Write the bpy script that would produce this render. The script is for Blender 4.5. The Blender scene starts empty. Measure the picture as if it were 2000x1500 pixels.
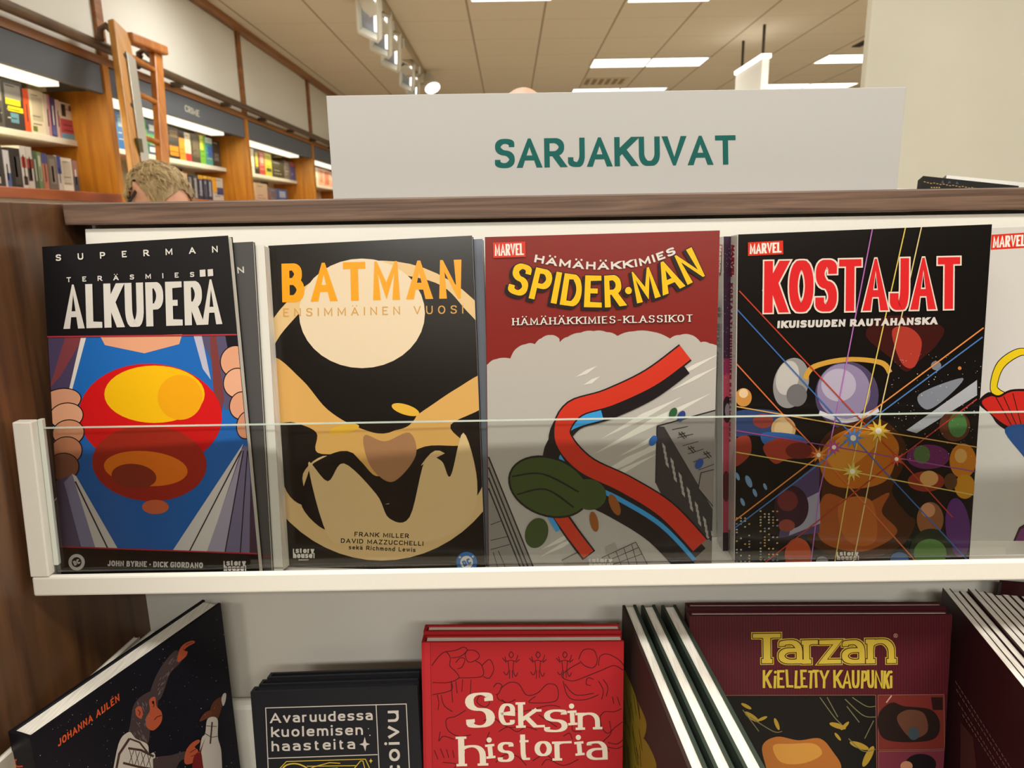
import bpy, bmesh, math, random
from math import sin, cos, tan, pi, radians, hypot
from mathutils import Vector, Matrix
random.seed(7)
C = bpy.context.scene.collection
S = bpy.context.scene

# ------------------------------------------------------------------ camera, world, lights, exposure
F = 1387.3; PITCH = radians(13.0); ROLL = radians(.95); EYE = Vector((0, 0, 1.5))
fw = Vector((0, cos(PITCH), -sin(PITCH))); r0 = Vector((1, 0, 0)); u0 = r0.cross(fw)
RT = r0*cos(ROLL) - u0*sin(ROLL); UP = u0*cos(ROLL) + r0*sin(ROLL)
cam = bpy.data.cameras.new('camera'); co = bpy.data.objects.new('camera', cam); C.objects.link(co); S.camera = co
cam.lens = 24; cam.sensor_width = 34.6; cam.clip_start = .01
co.matrix_world = Matrix(((RT.x, UP.x, -fw.x, 0), (RT.y, UP.y, -fw.y, 0), (RT.z, UP.z, -fw.z, 1.5), (0, 0, 0, 1)))
cam.dof.use_dof = True; cam.dof.focus_distance = .545; cam.dof.aperture_fstop = 14
S.view_settings.view_transform = 'Standard'; S.view_settings.look = 'None'; S.view_settings.gamma = 1
S.view_settings.use_curve_mapping = False; S.view_settings.exposure = -0.40
W = bpy.data.worlds.new('shop_air'); S.world = W; W.use_nodes = True
W.node_tree.nodes['Background'].inputs[0].default_value = (.95, .92, .85, 1)
W.node_tree.nodes['Background'].inputs[1].default_value = .42
CEIL = 3.027
def area(name, loc, sx, sy, power, col=(1, .975, .925), rot=(0, 0, 0)):
    l = bpy.data.lights.new(name, 'AREA'); l.shape = 'RECTANGLE'; l.size = sx; l.size_y = sy; l.energy = power; l.color = col
    o = bpy.data.objects.new(name, l); C.objects.link(o); o.location = loc; o.rotation_euler = rot
    return o
# the ceiling panels' own light (rows of fluorescent panels; the near rows hang above and behind the camera)
for x, y, p in ((-.55, .62, 10), (.75, .62, 10), (-1.0, -.7, 27), (.2, -.7, 27), (1.4, -.7, 27), (-.9, -2.7, 98), (.9, -2.7, 98), (1.4, 2.4, 40), (-.5, 2.6, 24), (3.4, 2.4, 40), (1.42, 7.66, 40), (3.6, 7.66, 40),
               (1.35, 9.22, 30), (3.6, 9.15, 30), (.3, 5.4, 40), (2.2, 5.4, 40), (-1.1, 4.6, 34), (3.9, 5.2, 40)):
    area('panel_light', (x, y, CEIL-.05), 1.1, .34, p)

# ------------------------------------------------------------------ helpers
def ray(x, y): return fw + RT*((x-1000)/F) - UP*((y-750)/F)
def atY(x, y, Y): r = ray(x, y); return EYE + r*(Y/r.y)
def atX(x, y, X): r = ray(x, y); return EYE + r*(X/r.x)
def atZ(x, y, Z): r = ray(x, y); return EYE + r*((Z-1.5)/r.z)
def onp(x, y, P, n): r = ray(x, y); return EYE + r*((P-EYE).dot(n)/r.dot(n))

def lin(h, k=1.0):
    h = h.lstrip('#'); v = [int(h[i:i+2], 16)/255 for i in (0, 2, 4)]
    return [min(.95, (c/12.92 if c <= .04045 else ((c+.055)/1.055)**2.4)*k) for c in v]
MATS = {}
def M(hexc, rough=.45, spec=.5, k=1.0, metal=0, coat=0):
    key = (hexc, rough, spec, k, metal, coat)
    if key in MATS: return MATS[key]
    m = bpy.data.materials.new('paint_'+hexc.strip('#')); m.use_nodes = True
    b = m.node_tree.nodes['Principled BSDF']; b.inputs['Base Color'].default_value = (*lin(hexc, k), 1)
    b.inputs['Roughness'].default_value = rough; b.inputs['Specular IOR Level'].default_value = spec
    b.inputs['Metallic'].default_value = metal; b.inputs['Coat Weight'].default_value = coat
    MATS[key] = m; return m
def EM(name, col, s):
    m = bpy.data.materials.new(name); m.use_nodes = True; b = m.node_tree.nodes['Principled BSDF']
    b.inputs['Base Color'].default_value = (.8, .8, .8, 1); b.inputs['Emission Color'].default_value = (*col, 1); b.inputs['Emission Strength'].default_value = s
    return m
def noise_mat(name, c1, c2, scale=(1, 1, 1), ns=5, detail=6, rough=.5, dist=0, bump=0, lo=.35, hi=.65, spec=.5):
    m = bpy.data.materials.new(name); m.use_nodes = True; nt = m.node_tree; N = nt.nodes; L = nt.links
    b = N['Principled BSDF']; tc = N.new('ShaderNodeTexCoord'); mp = N.new('ShaderNodeMapping'); nz = N.new('ShaderNodeTexNoise'); cr = N.new('ShaderNodeValToRGB')
    mp.inputs['Scale'].default_value = scale; nz.inputs['Scale'].default_value = ns; nz.inputs['Detail'].default_value = detail; nz.inputs['Distortion'].default_value = dist
    cr.color_ramp.elements[0].position = lo; cr.color_ramp.elements[1].position = hi
    cr.color_ramp.elements[0].color = (*lin(c1), 1); cr.color_ramp.elements[1].color = (*lin(c2), 1)
    L.new(tc.outputs['Object'], mp.inputs['Vector']); L.new(mp.outputs[0], nz.inputs['Vector']); L.new(nz.outputs[0], cr.inputs[0]); L.new(cr.outputs[0], b.inputs['Base Color'])
    b.inputs['Roughness'].default_value = rough; b.inputs['Specular IOR Level'].default_value = spec
    if bump:
        bp = N.new('ShaderNodeBump'); bp.inputs['Strength'].default_value = bump; bp.inputs['Distance'].default_value = .002
        L.new(nz.outputs[0], bp.inputs['Height']); L.new(bp.outputs[0], b.inputs['Normal'])
    return m

def empty(name, loc=(0, 0, 0)):
    o = bpy.data.objects.new(name, None); o.empty_display_size = .05; C.objects.link(o); o.location = loc; return o
def tag(o, label, cat, group=None, kind=None):
    if kind: o['kind'] = kind
    if label: o['label'] = label
    if cat: o['category'] = cat
    if group: o['group'] = group
    return o
class MB:
    """collects faces in world space; build() links them as one mesh object"""
    def __init__(s): s.v = []; s.f = []; s.m = []; s.mats = []; s.sm = []
    def mi(s, m):
        if m not in s.mats: s.mats.append(m)
        return s.mats.index(m)
    def face(s, pts, m, smooth=False):
        i = len(s.v); s.v += [Vector(p) for p in pts]; s.f.append(tuple(range(i, i+len(pts)))); s.m.append(s.mi(m)); s.sm.append(smooth)
    def mesh(s, vs, fs, m, smooth=False):
        i = len(s.v); s.v += [Vector(p) for p in vs]; k = s.mi(m)
        for f in fs: s.f.append(tuple(j+i for j in f)); s.m.append(k); s.sm.append(smooth)
    def hexa(s, a, b, m):       # a: 4 corners of one face, b: the 4 opposite ones
        s.mesh(list(a)+list(b), [(0, 1, 2, 3), (7, 6, 5, 4), (0, 4, 5, 1), (1, 5, 6, 2), (2, 6, 7, 3), (3, 7, 4, 0)], m)
    def box(s, x0, x1, y0, y1, z0, z1, m, shear=0, zr=0):   # shear: dY per dZ from zr
        h = lambda z: (z-zr)*shear
        a = [(x0, y0+h(z1), z1), (x1, y0+h(z1), z1), (x1, y0+h(z0), z0), (x0, y0+h(z0), z0)]
        b = [(x0, y1+h(z1), z1), (x1, y1+h(z1), z1), (x1, y1+h(z0), z0), (x0, y1+h(z0), z0)]
        s.hexa(a, b, m)
    def bar(s, p, q, w, d, m, side=Vector((0, 1, 0))):      # rectangular bar p->q, w along side, d across
        p, q = Vector(p), Vector(q); ax = (q-p).normalized(); sv = (side-ax*side.dot(ax)).normalized(); tv = ax.cross(sv)
        r = lambda c: [c+sv*w/2+tv*d/2, c-sv*w/2+tv*d/2, c-sv*w/2-tv*d/2, c+sv*w/2-tv*d/2]
        s.hexa(r(p), r(q), m)
    def tube(s, pts, rad, m, n=12, cap=True):
        pts = [Vector(p) for p in pts]; rs = rad if isinstance(rad, (list, tuple)) else [rad]*len(pts); base = len(s.v); k = s.mi(m)
        for i, p in enumerate(pts):
            d = (pts[min(i+1, len(pts)-1)]-pts[max(i-1, 0)]).normalized()
            a = d.orthogonal().normalized() if i == 0 else (a-d*a.dot(d)).normalized()
            b = d.cross(a)
            s.v += [p+(a*cos(2*pi*j/n)+b*sin(2*pi*j/n))*rs[i] for j in range(n)]
        for i in range(len(pts)-1):
            for j in range(n):
                s.f.append((base+i*n+j, base+i*n+(j+1) % n, base+(i+1)*n+(j+1) % n, base+(i+1)*n+j)); s.m.append(k); s.sm.append(True)
        if cap:
            for i in (0, len(pts)-1): s.f.append(tuple(base+i*n+j for j in range(n))); s.m.append(k); s.sm.append(False)
    def build(s, name, parent=None, bevel=0):
        org = parent.matrix_world.translation if parent else Vector()
        if parent: org = Vector(parent.location) + (Vector(parent.parent.location) if parent.parent else Vector())
        me = bpy.data.meshes.new(name); me.from_pydata([v-org for v in s.v], [], s.f)
        for m in s.mats: me.materials.append(m)
        me.polygons.foreach_set('material_index', s.m); me.polygons.foreach_set('use_smooth', s.sm); me.update()
        o = bpy.data.objects.new(name, me); C.objects.link(o)
        if parent: o.parent = parent
        if bevel:
            b = o.modifiers.new('bevel', 'BEVEL'); b.width = bevel; b.segments = 2; b.limit_method = 'ANGLE'; b.angle_limit = .6
        return o
def struct(name, mb, bevel=0): o = mb.build(name, None, bevel); o['kind'] = 'structure'; return o

# ------------------------------------------------------------------ lettering: glyph skeletons stroked to polygons
G = {}
for line in '''A .88|0,0 50,100 100,0;15,30 85,30
B .74|0,0 0,100 86,100,5 86,54,5 0,54;0,54 100,54,5 100,0,5 0,0
C .78|100,74 100,100,5 0,100,5 0,0,5 100,0,5 100,26
D .8|0,0 0,100 100,100,5 100,0,5 0,0
E .62|100,100 0,100 0,0 100,0;0,52 90,52
F .6|100,100 0,100 0,0;0,50 88,50
G .84|100,76 100,100,5 0,100,5 0,0,5 100,0,5 100,45 55,45
H .78|0,0 0,100;100,0 100,100;0,52 100,52
I 0|50,0 50,100
J .56|100,100 100,0,4 0,0,5 0,30
K .78|0,0 0,100;100,100 0,38;33,60 100,0
L .58|0,100 0,0 100,0
M .98|0,0 0,100 50,18 100,100 100,0
N .78|0,0 0,100 100,0 100,100
O .86|0,0,5 0,100,5 100,100,5 100,0,5 z
P .7|0,0 0,100 100,100,5 100,44,5 0,44
R .74|0,0 0,100 96,100,5 96,46,5 0,46;48,46 100,0
S .7|98,76 98,100,5 2,100,5 2,54,5 100,50,5 100,0,5 0,0,5 0,24
T .74|0,100 100,100;50,100 50,0
U .76|0,100 0,0,4 100,0,4 100,100
V .84|0,100 50,0 100,100
X .8|0,0 100,100;0,100 100,0
Y .78|0,100 50,45 100,100;50,45 50,0
Z .72|0,100 100,100 0,0 100,0
a .52|4,56 4,68,5 100,68,5 100,0;100,40 0,40,5 0,0,5 100,0,3 100,20
c .5|100,52 100,68,5 0,68,5 0,0,5 100,0,5 100,16
d .55|100,100 100,0;100,68 0,68,5 0,0,5 100,0
e .54|0,36 100,36 100,68,5 0,68,5 0,0,5 96,0,5 96,14
h .5|0,100 0,0;0,40 4,68,5 100,68,5 100,0
i 0|50,68 50,0
k .54|0,100 0,0;100,68 0,26;36,42 100,0
l 0|50,100 50,0
m .86|0,68 0,0;0,44 3,68,5 50,68,5 50,0;50,44 53,68,5 100,68,5 100,0
n .5|0,68 0,0;0,40 4,68,5 100,68,5 100,0
o .56|0,0,5 0,68,5 100,68,5 100,0,5 z
r .34|0,68 0,0;0,44 0,68,5 100,68
s .48|98,54 98,68,5 2,68,5 2,36,5 100,34,5 100,0,5 0,0,5 0,14
t .36|32,94 32,0,3 100,0;0,68 90,68
u .5|0,68 0,0,4 100,0,4 100,68;100,68 100,0
v .54|0,68 50,0 100,68
w .84|0,68 25,0 50,68 75,0 100,68
y .54|0,68 50,0;100,68 28,-28
z .5|0,68 100,68 0,0 100,0
- .34|0,42 100,42'''.split('\n'):
    k = line[0]; w, p = line[2:].split('|')
    G[k] = (float(w), [[tuple(float(t) for t in q.split(',')) if q != 'z' else 'z' for q in s.split()] for s in p.split(';')])
BASE = {'Ä': 'A', 'ä': 'a', 'É': 'E', '•': '·'}
def rounded(path):
    z = path[-1] == 'z'; P = [p for p in path if p != 'z']; n = len(P); out = []
    for i, p in enumerate(P):
        r = p[2]/10 if len(p) > 2 else 0
        if not r or (not z and i in (0, n-1)): out.append((p[0], p[1])); continue
        a, b = P[i-1], P[(i+1) % n]
        A = (p[0]+(a[0]-p[0])*r, p[1]+(a[1]-p[1])*r); B = (p[0]+(b[0]-p[0])*r, p[1]+(b[1]-p[1])*r)
        for t in range(7):
            t /= 6; k = .56; c1 = (A[0]+(p[0]-A[0])*k, A[1]+(p[1]-A[1])*k); c2 = (B[0]+(p[0]-B[0])*k, B[1]+(p[1]-B[1])*k); s = 1-t
            out.append(tuple(s**3*A[j]+3*s*s*t*c1[j]+3*s*t*t*c2[j]+t**3*B[j] for j in (0, 1)))
    o2 = [out[0]]
    for p in out[1:]:
        if hypot(p[0]-o2[-1][0], p[1]-o2[-1][1]) > 1e-4: o2.append(p)
    if z and hypot(o2[0][0]-o2[-1][0], o2[0][1]-o2[-1][1]) > 1e-4: o2.append(o2[0])
    return o2, z
def stroke(pts, wv, wh, closed=False):
    """quads along a polyline; wv = pen width across upright strokes, wh = across level ones"""
    n = len(pts); L = []; R = []
    for i, p in enumerate(pts):
        if closed and i in (0, n-1): a, b = pts[-2], pts[1]
        else: a, b = pts[max(i-1, 0)], pts[min(i+1, n-1)]
        def d(u, v): l = hypot(v[0]-u[0], v[1]-u[1]) or 1; return ((v[0]-u[0])/l, (v[1]-u[1])/l)
        d1 = d(a, p) if a != p else d(p, b); d2 = d(p, b) if b != p else d1
        t = (d1[0]+d2[0], d1[1]+d2[1]); l = hypot(*t)
        if l < 1e-3: t, l = d1, 1
        t = (t[0]/l, t[1]/l); c = max(.42, t[0]*d1[0]+t[1]*d1[1]); w = .5*(wv*abs(t[1])**1.5+wh*abs(t[0])**1.5)
        if abs(d1[0]*d2[0]+d1[1]*d2[1]) < .85: w = .5*max(wv*max(abs(d1[1]), abs(d2[1])), wh)*1.0
        w /= c; L.append((p[0]-t[1]*w, p[1]+t[0]*w)); R.append((p[0]+t[1]*w, p[1]-t[0]*w))
    return [[L[i], L[i+1], R[i+1], R[i]] for i in range(n-1)]
def clip(poly, a, b, c):   # keep a*x+b*y>=c
    out = []
    for i, p in enumerate(poly):
        q = poly[(i+1) % len(poly)]; dp = a*p[0]+b*p[1]-c; dq = a*q[0]+b*q[1]-c
        if dp >= 0: out.append(p)
        if dp*dq < 0: t = dp/(dp-dq); out.append((p[0]+(q[0]-p[0])*t, p[1]+(q[1]-p[1])*t))
    return out
def glyphs(s, Wd, H, wv, wh, tr=.15, grow=0, serif=0, slant=0, minw=0):
    """polygons (x right, y up) of a string fitted to width Wd and cap height H"""
    ws = []
    for ch in s:
        if ch == ' ': ws.append(.42)
        elif ch in '·•:.': ws.append(0)
        else: ws.append(G[BASE.get(ch, ch)][0])
    nst = sum(1 for ch in s if ch != ' ')
    lw = (Wd-wv*nst)/((sum(ws)+tr*(len(s)-1)) or 1); x = 0; out = []
    for ch, w in zip(s, ws):
        gw = w*lw
        if ch == ' ': x += gw+tr*lw; continue
        bw = gw+wv; polys = []; ids = []
        sq = lambda cx, cy, a, b: [(cx-a, cy-b), (cx+a, cy-b), (cx+a, cy+b), (cx-a, cy+b)]
        dot = lambda cx, cy, a: [(cx+a*cos(t*pi/6), cy+a*sin(t*pi/6)) for t in range(12)]
        if ch in '·•': polys.append(dot(bw/2, H*.45, wv*.62+grow))
        elif ch in ':.':
            for cy in ((.12, .6) if ch == ':' else (.1,)): polys.append(dot(bw/2, H*cy, wv*.55+grow))
        else:
            b = BASE.get(ch, ch); xh = 68 if b.islower() else 100
            mp = lambda p: (wv/2+p[0]/100*gw, wh/2+p[1]/100*(H-wh))
            for pi_, path in enumerate(G[b][1]):
                pts, z = rounded(path); pts = [mp(p) for p in pts]; raw = [p for p in path if p != 'z']; ends = []
                if not z:
                    for e, (i, j) in enumerate(((0, 1), (-1, -2))):
                        dx, dy = pts[i][0]-pts[j][0], pts[i][1]-pts[j][1]; l = hypot(dx, dy) or 1
                        y = raw[i][1]
                        if y in (0, 100, xh) and abs(dy)/l > .35:
                            k = (wh/2*l/abs(dy)+(wv if abs(dx)/l > .12 and y != 68 else 0)+grow)/l; pts[i] = (pts[i][0]+dx*k, pts[i][1]+dy*k); ends.append((pts[i], y, abs(dx)/l))
                        else:
                            g = grow+(wv/2 if raw[i][0] in (0, 100) and abs(dx) > abs(dy)*2 and b not in 'aekrst' else 0); pts[i] = (pts[i][0]+dx/l*g, pts[i][1]+dy/l*g)
                for q in stroke(pts, wv+2*grow, wh+2*grow, z):
                    if min(p[1] for p in raw) >= 0: q = clip(q, 0, 1, -grow)
                    q = clip(q, 0, -1, -(H+grow)) if q else q
                    if len(q) > 2: polys.append(q); ids.append(pi_)
                if polys and len(pts) > 4: ids[-1] += 6
                if serif:
                    for p, y, sl in ends:
                        cy = {0: 0, 100: H, 68: wh/2+.68*(H-wh)+wh/2}[y]; cy += wh*.55 if y == 0 else -wh*.55
                        polys.append(sq(p[0], cy, wv*.5+serif+grow, wh*.55+grow)); ids.append(3)
            if ch in 'Ää':
                for cx in (.24, .76): polys.append(sq(bw*cx, (H*1.16 if ch == 'Ä' else H*.92), wv*.42+grow, wv*.42+grow))
            if ch == 'É': polys.append([(bw*.4, H*1.08), (bw*.55, H*1.08), (bw*.8, H*1.3), (bw*.58, H*1.3)])
            if ch == 'i': polys.append(dot(bw/2, H*.93, wv*.58+grow))
        ids += [5+i for i in range(len(polys)-len(ids))]
        for q, i in zip(polys, ids): out.append(([(x+p[0]+slant*p[1], p[1]) for p in q], i))
        x += bw+tr*lw
    return out
def smooth(pts, closed=True, n=6):
    m = len(pts); out = []
    rng = range(m) if closed else range(m-1)
    for i in rng:
        p0, p1, p2, p3 = (pts[(i-1) % m] if closed or i else pts[0]), pts[i], pts[(i+1) % m], (pts[(i+2) % m] if closed or i+2 < m else pts[-1])
        for t in range(n):
            t /= n
            out.append(tuple(.5*(2*p1[j]+(p2[j]-p0[j])*t+(2*p0[j]-5*p1[j]+4*p2[j]-p3[j])*t*t+(3*p1[j]-p0[j]-3*p2[j]+p3[j])*t**3) for j in (0, 1)))
    if not closed: out.append(tuple(pts[-1]))
    return out

class Art:
    """printed shapes on a plane; coordinates are those of the survey photograph, carried onto the printed plane"""
    def __init__(s, rough=.32, coat=.0, k=.84, step=1.5e-5): s.q = []; s.rough = rough; s.k = k; s.lay = 0; s.step = step; s.nocl = False
    def add(s, polys, col):
        s.lay += 1
        for i, p in enumerate(polys): s.q.append((p, col, s.lay+.1*(i % 7)))
    def poly(s, pts, col, sm=False): s.add([smooth(pts) if sm else pts], col)
    def ell(s, cx, cy, rx, ry, col, rot=0, n=36):
        c, d = cos(rot), sin(rot); s.add([[(cx+rx*cos(t*2*pi/n)*c-ry*sin(t*2*pi/n)*d, cy+rx*cos(t*2*pi/n)*d+ry*sin(t*2*pi/n)*c) for t in range(n)]], col)
    def rect(s, x0, y0, x1, y1, col): s.add([[(x0, y0), (x1, y0), (x1, y1), (x0, y1)]], col)
    def lines(s, lst, w, col, sm=False):
        s.add([q for l in lst for q in stroke(smooth(l, False) if sm else l, w, w)], col)
    def text(s, t, p0, p1, H, wv, wh, col, up=None, path=None, shade=None, **kw):
        if path is not None:
            pp = smooth(path, False, 8); cum = [0]
            for a, b in zip(pp, pp[1:]): cum.append(cum[-1]+hypot(b[0]-a[0], b[1]-a[1]))
            Wd = cum[-1]
            def mp(p):
                x = min(max(p[0], 0), Wd-1e-6); i = max(j for j in range(len(pp)-1) if cum[j] <= x); a, b = pp[i], pp[i+1]; l = cum[i+1]-cum[i]
                e = ((b[0]-a[0])/l, (b[1]-a[1])/l); f = p[0]-cum[i]; g = p[1]
                n = up if up else (e[1], -e[0])
                return (a[0]+e[0]*f+n[0]*g, a[1]+e[1]*f+n[1]*g)
        else:
            Wd = hypot(p1[0]-p0[0], p1[1]-p0[1]); e = ((p1[0]-p0[0])/Wd, (p1[1]-p0[1])/Wd); n = up or (e[1], -e[0])
            mp = lambda p: (p0[0]+e[0]*p[0]+n[0]*p[1], p0[1]+e[1]*p[0]+n[1]*p[1])
        s.lay += 1
        for q, i in glyphs(t, Wd, H, wv, wh, **kw): s.q.append(([mp(p) for p in q], col, s.lay+.13*i))
    def put(s, mb, P, n, quad=None):
        """lay the shapes on the plane through P with normal n, cut to the printed quad"""
        for pts, col, lay in s.q:
            if quad:
                c = (sum(q[0] for q in quad)/4, sum(q[1] for q in quad)/4)
                for a, b in zip(quad, quad[1:]+quad[:1]):
                    A, B = -(b[1]-a[1]), b[0]-a[0]; k = A*a[0]+B*a[1]
                    if A*c[0]+B*c[1] < k: A, B, k = -A, -B, -k
                    pts = clip(pts, A, B, k)
                    if len(pts) < 3: break
            w = []
            for p in pts:
                if not w or hypot(p[0]-w[-1][0], p[1]-w[-1][1]) > .02: w.append(p)
            while len(w) > 2 and hypot(w[0][0]-w[-1][0], w[0][1]-w[-1][1]) < .02: w.pop()
            if len(w) < 3: continue
            ar = sum(w[i-1][0]*w[i][1]-w[i][0]*w[i-1][1] for i in range(len(w)))
            if abs(ar) < .02: continue
            if ar > 0: w = w[::-1]      # counter-clockwise for the viewer
            mb.face([onp(x, y, P, n)+n*(s.step*lay) for x, y in w], M(col, s.rough, .22 if s.rough >= .3 else .5, k=s.k))
def proj(P): d = Vector(P)-EYE; z = d.dot(fw); return (1000+F*d.dot(RT)/z, 750-F*d.dot(UP)/z)

# ------------------------------------------------------------------ books
def nrm(yaw, lean): y, l = radians(yaw), radians(lean); return Vector((cos(l)*sin(y), -cos(l)*cos(y), sin(l)))
PAGE = '#e6e0d2'
def pagemat(axis):
    key = 'pages'+axis
    if key not in MATS:
        sc = {'z': (40, 900, 4), 'x': (900, 40, 4)}[axis]
        MATS[key] = noise_mat('book_pages', '#d2ccbe', '#ece7db', scale=sc, ns=1.0, detail=2, rough=.8, lo=.25, hi=.6)
    return MATS[key]
def book(name, label, cat, group, c, t, art=None, hard=False, cover='#111111', spinecol=None, back=None, rough=.32, spine_art=None, spine_side='L', parts=True, k=.86, pages='z', page_hi=0, inset=None):
    """c = 3-D corners TL, TR, BR, BL of the front board's outer face; the book extends t behind it"""
    TL, TR, BR, BL = [Vector(p) for p in c]; n = (TR-TL).cross(TL-BL).normalized()
    if n.dot(EYE-TL) < 0: n = -n
    root = empty(name, (BL+BR)/2-n*t/2); tag(root, label, cat, group)
    at = lambda u, v, d: (BL*(1-u)+BR*u)*(1-v)+(TL*(1-u)+TR*u)*v-n*d
    w = (TR-TL).length; h = (TL-BL).length; b = .0025 if hard else .00045; sp_ = .22 if rough >= .3 else .5; cm = M(cover, rough, sp_, k=k); sc = M(spinecol or cover, rough, sp_, k=k)
    def slab(mb, u0, u1, v0, v1, d0, d1, m): mb.hexa([at(u0, v1, d0), at(u1, v1, d0), at(u1, v0, d0), at(u0, v0, d0)], [at(u0, v1, d1), at(u1, v1, d1), at(u1, v0, d1), at(u0, v0, d1)], m)
    s0 = b/w
    fr = (s0, 1) if spine_side == 'L' else (0, 1-s0)
    mb = MB(); slab(mb, fr[0], fr[1], 0, 1, 0, b, cm)
    if art: art.put(mb, TL, n, [proj(at(fr[0], 1, 0)), proj(at(fr[1], 1, 0)), proj(at(fr[1], 0, 0)), proj(at(fr[0], 0, 0))])
    mb.build('front_cover', root)
    mb = MB(); slab(mb, fr[0], fr[1], 0, 1, t-b, t, M(back or cover, rough, sp_, k=k)); mb.build('back_cover', root)
    mb = MB(); us = (0, s0) if spine_side == 'L' else (1-s0, 1); slab(mb, us[0], us[1], 0, 1, 0, t, sc)
    if spine_art:
        e = (TR-TL).normalized(); ns = -e if spine_side == 'L' else e; ue = us[0] if spine_side == 'L' else us[1]
        spine_art.put(mb, at(ue, 1, 0), ns, [proj(at(ue, 1, 0)), proj(at(ue, 1, t)), proj(at(ue, 0, t)), proj(at(ue, 0, 0))])
    mb.build('spine', root)
    i = inset if inset is not None else (.0015 if hard else .0006)
    pu = (s0*1.5, 1-i/w) if spine_side == 'L' else (i/w, 1-s0*1.5)
    mb = MB(); slab(mb, pu[0], pu[1], i/h, 1-i/h, b*1.02, t-b*1.02, pagemat(pages)); mb.build('page_block', root)
    return root
def quad(px, P, yaw, lean): n = nrm(yaw, lean); return [onp(x, y, Vector(P), n) for x, y in px]
def shift(c, d, n): return [p-n*d for p in c]
# ------------------------------------------------------------------ printed covers
def marvel(a, q, rot=False, ink='#ece6da', red='#d43322'):
    """red box with condensed white letters; q = TL,TR,BR,BL"""
    a.poly(q, red)
    TL, TR, BR, BL = q; L = lambda p, r, t: (p[0]+(r[0]-p[0])*t, p[1]+(r[1]-p[1])*t)
    b0 = L(L(BL, BR, .05), L(TL, TR, .05), .13); b1 = L(L(BL, BR, .95), L(TL, TR, .95), .13); H = hypot(TL[0]-BL[0], TL[1]-BL[1])*.76
    up = ((TL[0]-BL[0])/hypot(TL[0]-BL[0], TL[1]-BL[1]), (TL[1]-BL[1])/hypot(TL[0]-BL[0], TL[1]-BL[1]))
    W_ = hypot(b1[0]-b0[0], b1[1]-b0[1]); a.text('MARVEL', b0, b1, H, W_*.062, W_*.05, ink, up=up, tr=.06)
def story(a, x0, y0, x1, y1, col='#e4ded2', sub=True):
    w, h = x1-x0, y1-y0
    a.text('story', (x0+w*.12, y0+h*.47), (x1-w*.02, y0+h*.47), h*.6, w*.075, h*.13, col, tr=.16)
    a.text('house', (x0+w*.0, y1), (x1-w*.1, y1), h*.6, w*.075, h*.13, col, tr=.14)
    a.lines([[(x0+w*.02, y0), (x0+w*.02, y0+h*.55)], [(x1-w*.03, y0+h*.45), (x1-w*.03, y1)]], w*.05, col)
    if sub: a.text('EGMONT', (x0+w*.26, y1+h*.26), (x1-w*.27, y1+h*.26), h*.14, .8, .7, col, tr=.3)
def dcmark(a, x, y, r, out, mid, ink, tilt=-.45):
    a.ell(x, y, r, r, out); a.ell(x, y, r*.6, r*.62, mid)
    e = (cos(tilt), sin(tilt)); p0 = (x-e[0]*r*.42+r*.14, y-e[1]*r*.42+r*.26); p1 = (x+e[0]*r*.36+r*.16, y+e[1]*r*.36+r*.26)
    a.text('DC', p0, p1, r*.58, r*.17, r*.15, ink, tr=.16)
    for t in (-2.5, -.75, .75, 2.3):
        cx, cy = x+r*.8*cos(t), y+r*.8*sin(t)
        a.add([[(cx+r*(.15 if i % 2 == 0 else .06)*cos(i*pi/5-pi/2), cy+r*(.15 if i % 2 == 0 else .06)*sin(i*pi/5-pi/2)) for i in range(10)]], mid if out != '#e2ddd2' else ink)

# --- black-headed comic, far left
a1 = Art()
a1.poly([(80, 657), (480, 652), (520, 1083), (100, 1066)], '#1f66b4')                    # blue field
a1.poly([(196, 657), (356, 653), (350, 672), (282, 690), (205, 674)], '#e0a07c')
a1.poly([(90, 657), (165, 657), (150, 700), (128, 800), (95, 810)], '#4b3f5c'); a1.poly([(128, 657), (164, 657), (118, 735), (96, 760)], '#7d3c42'); a1.poly([(158, 660), (168, 660), (140, 765), (134, 765)], '#dcd6cc')
a1.poly([(388, 653), (480, 652), (490, 800), (440, 800), (420, 720)], '#57506c'); a1.poly([(378, 655), (394, 655), (412, 742), (396, 720)], '#b9b6c6'); a1.poly([(410, 655), (422, 655), (438, 780), (424, 850), (418, 780)], '#7a3a38'); a1.poly([(440, 655), (476, 654), (478, 690), (448, 700)], '#17131c')
a1.ell(294, 812, 140, 102, '#cf1719', .04); a1.ell(292, 905, 112, 74, '#a32a1c', .05)
a1.ell(302, 770, 98, 56, '#f0b90f'); a1.ell(352, 776, 44, 44, '#eba412'); a1.ell(285, 915, 82, 34, '#e87a1d', .08); a1.ell(262, 930, 44, 24, '#8a3320', .1); a1.ell(304, 990, 26, 14, '#d4693f')
for k_, (x, y, rx, ry) in enumerate(((120, 782, 38, 22), (130, 812, 32, 24), (134, 845, 30, 24), (130, 880, 30, 26), (124, 912, 30, 26))): a1.ell(x, y, rx+2, ry+2, '#1a1114', -.15); a1.ell(x, y, rx, ry, ('#d79a78', '#e0a581', '#d3936f', '#c07f5d', '#8b5a45')[k_], -.15)
for k_, (x, y, rx, ry) in enumerate(((460, 706, 28, 30), (464, 748, 26, 28), (472, 792, 22, 26), (482, 830, 18, 26))): a1.ell(x, y, rx+2, ry+2, '#1a1114', .2); a1.ell(x, y, rx, ry, ('#dc9f7c', '#e2a886', '#d99a78', '#c98b69')[k_], .2)
a1.poly([(108, 940), (132, 930), (214, 1072), (112, 1070)], '#5c5470'); a1.poly([(126, 942), (142, 925), (196, 1072), (160, 1070)], '#8f8cab')
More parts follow.
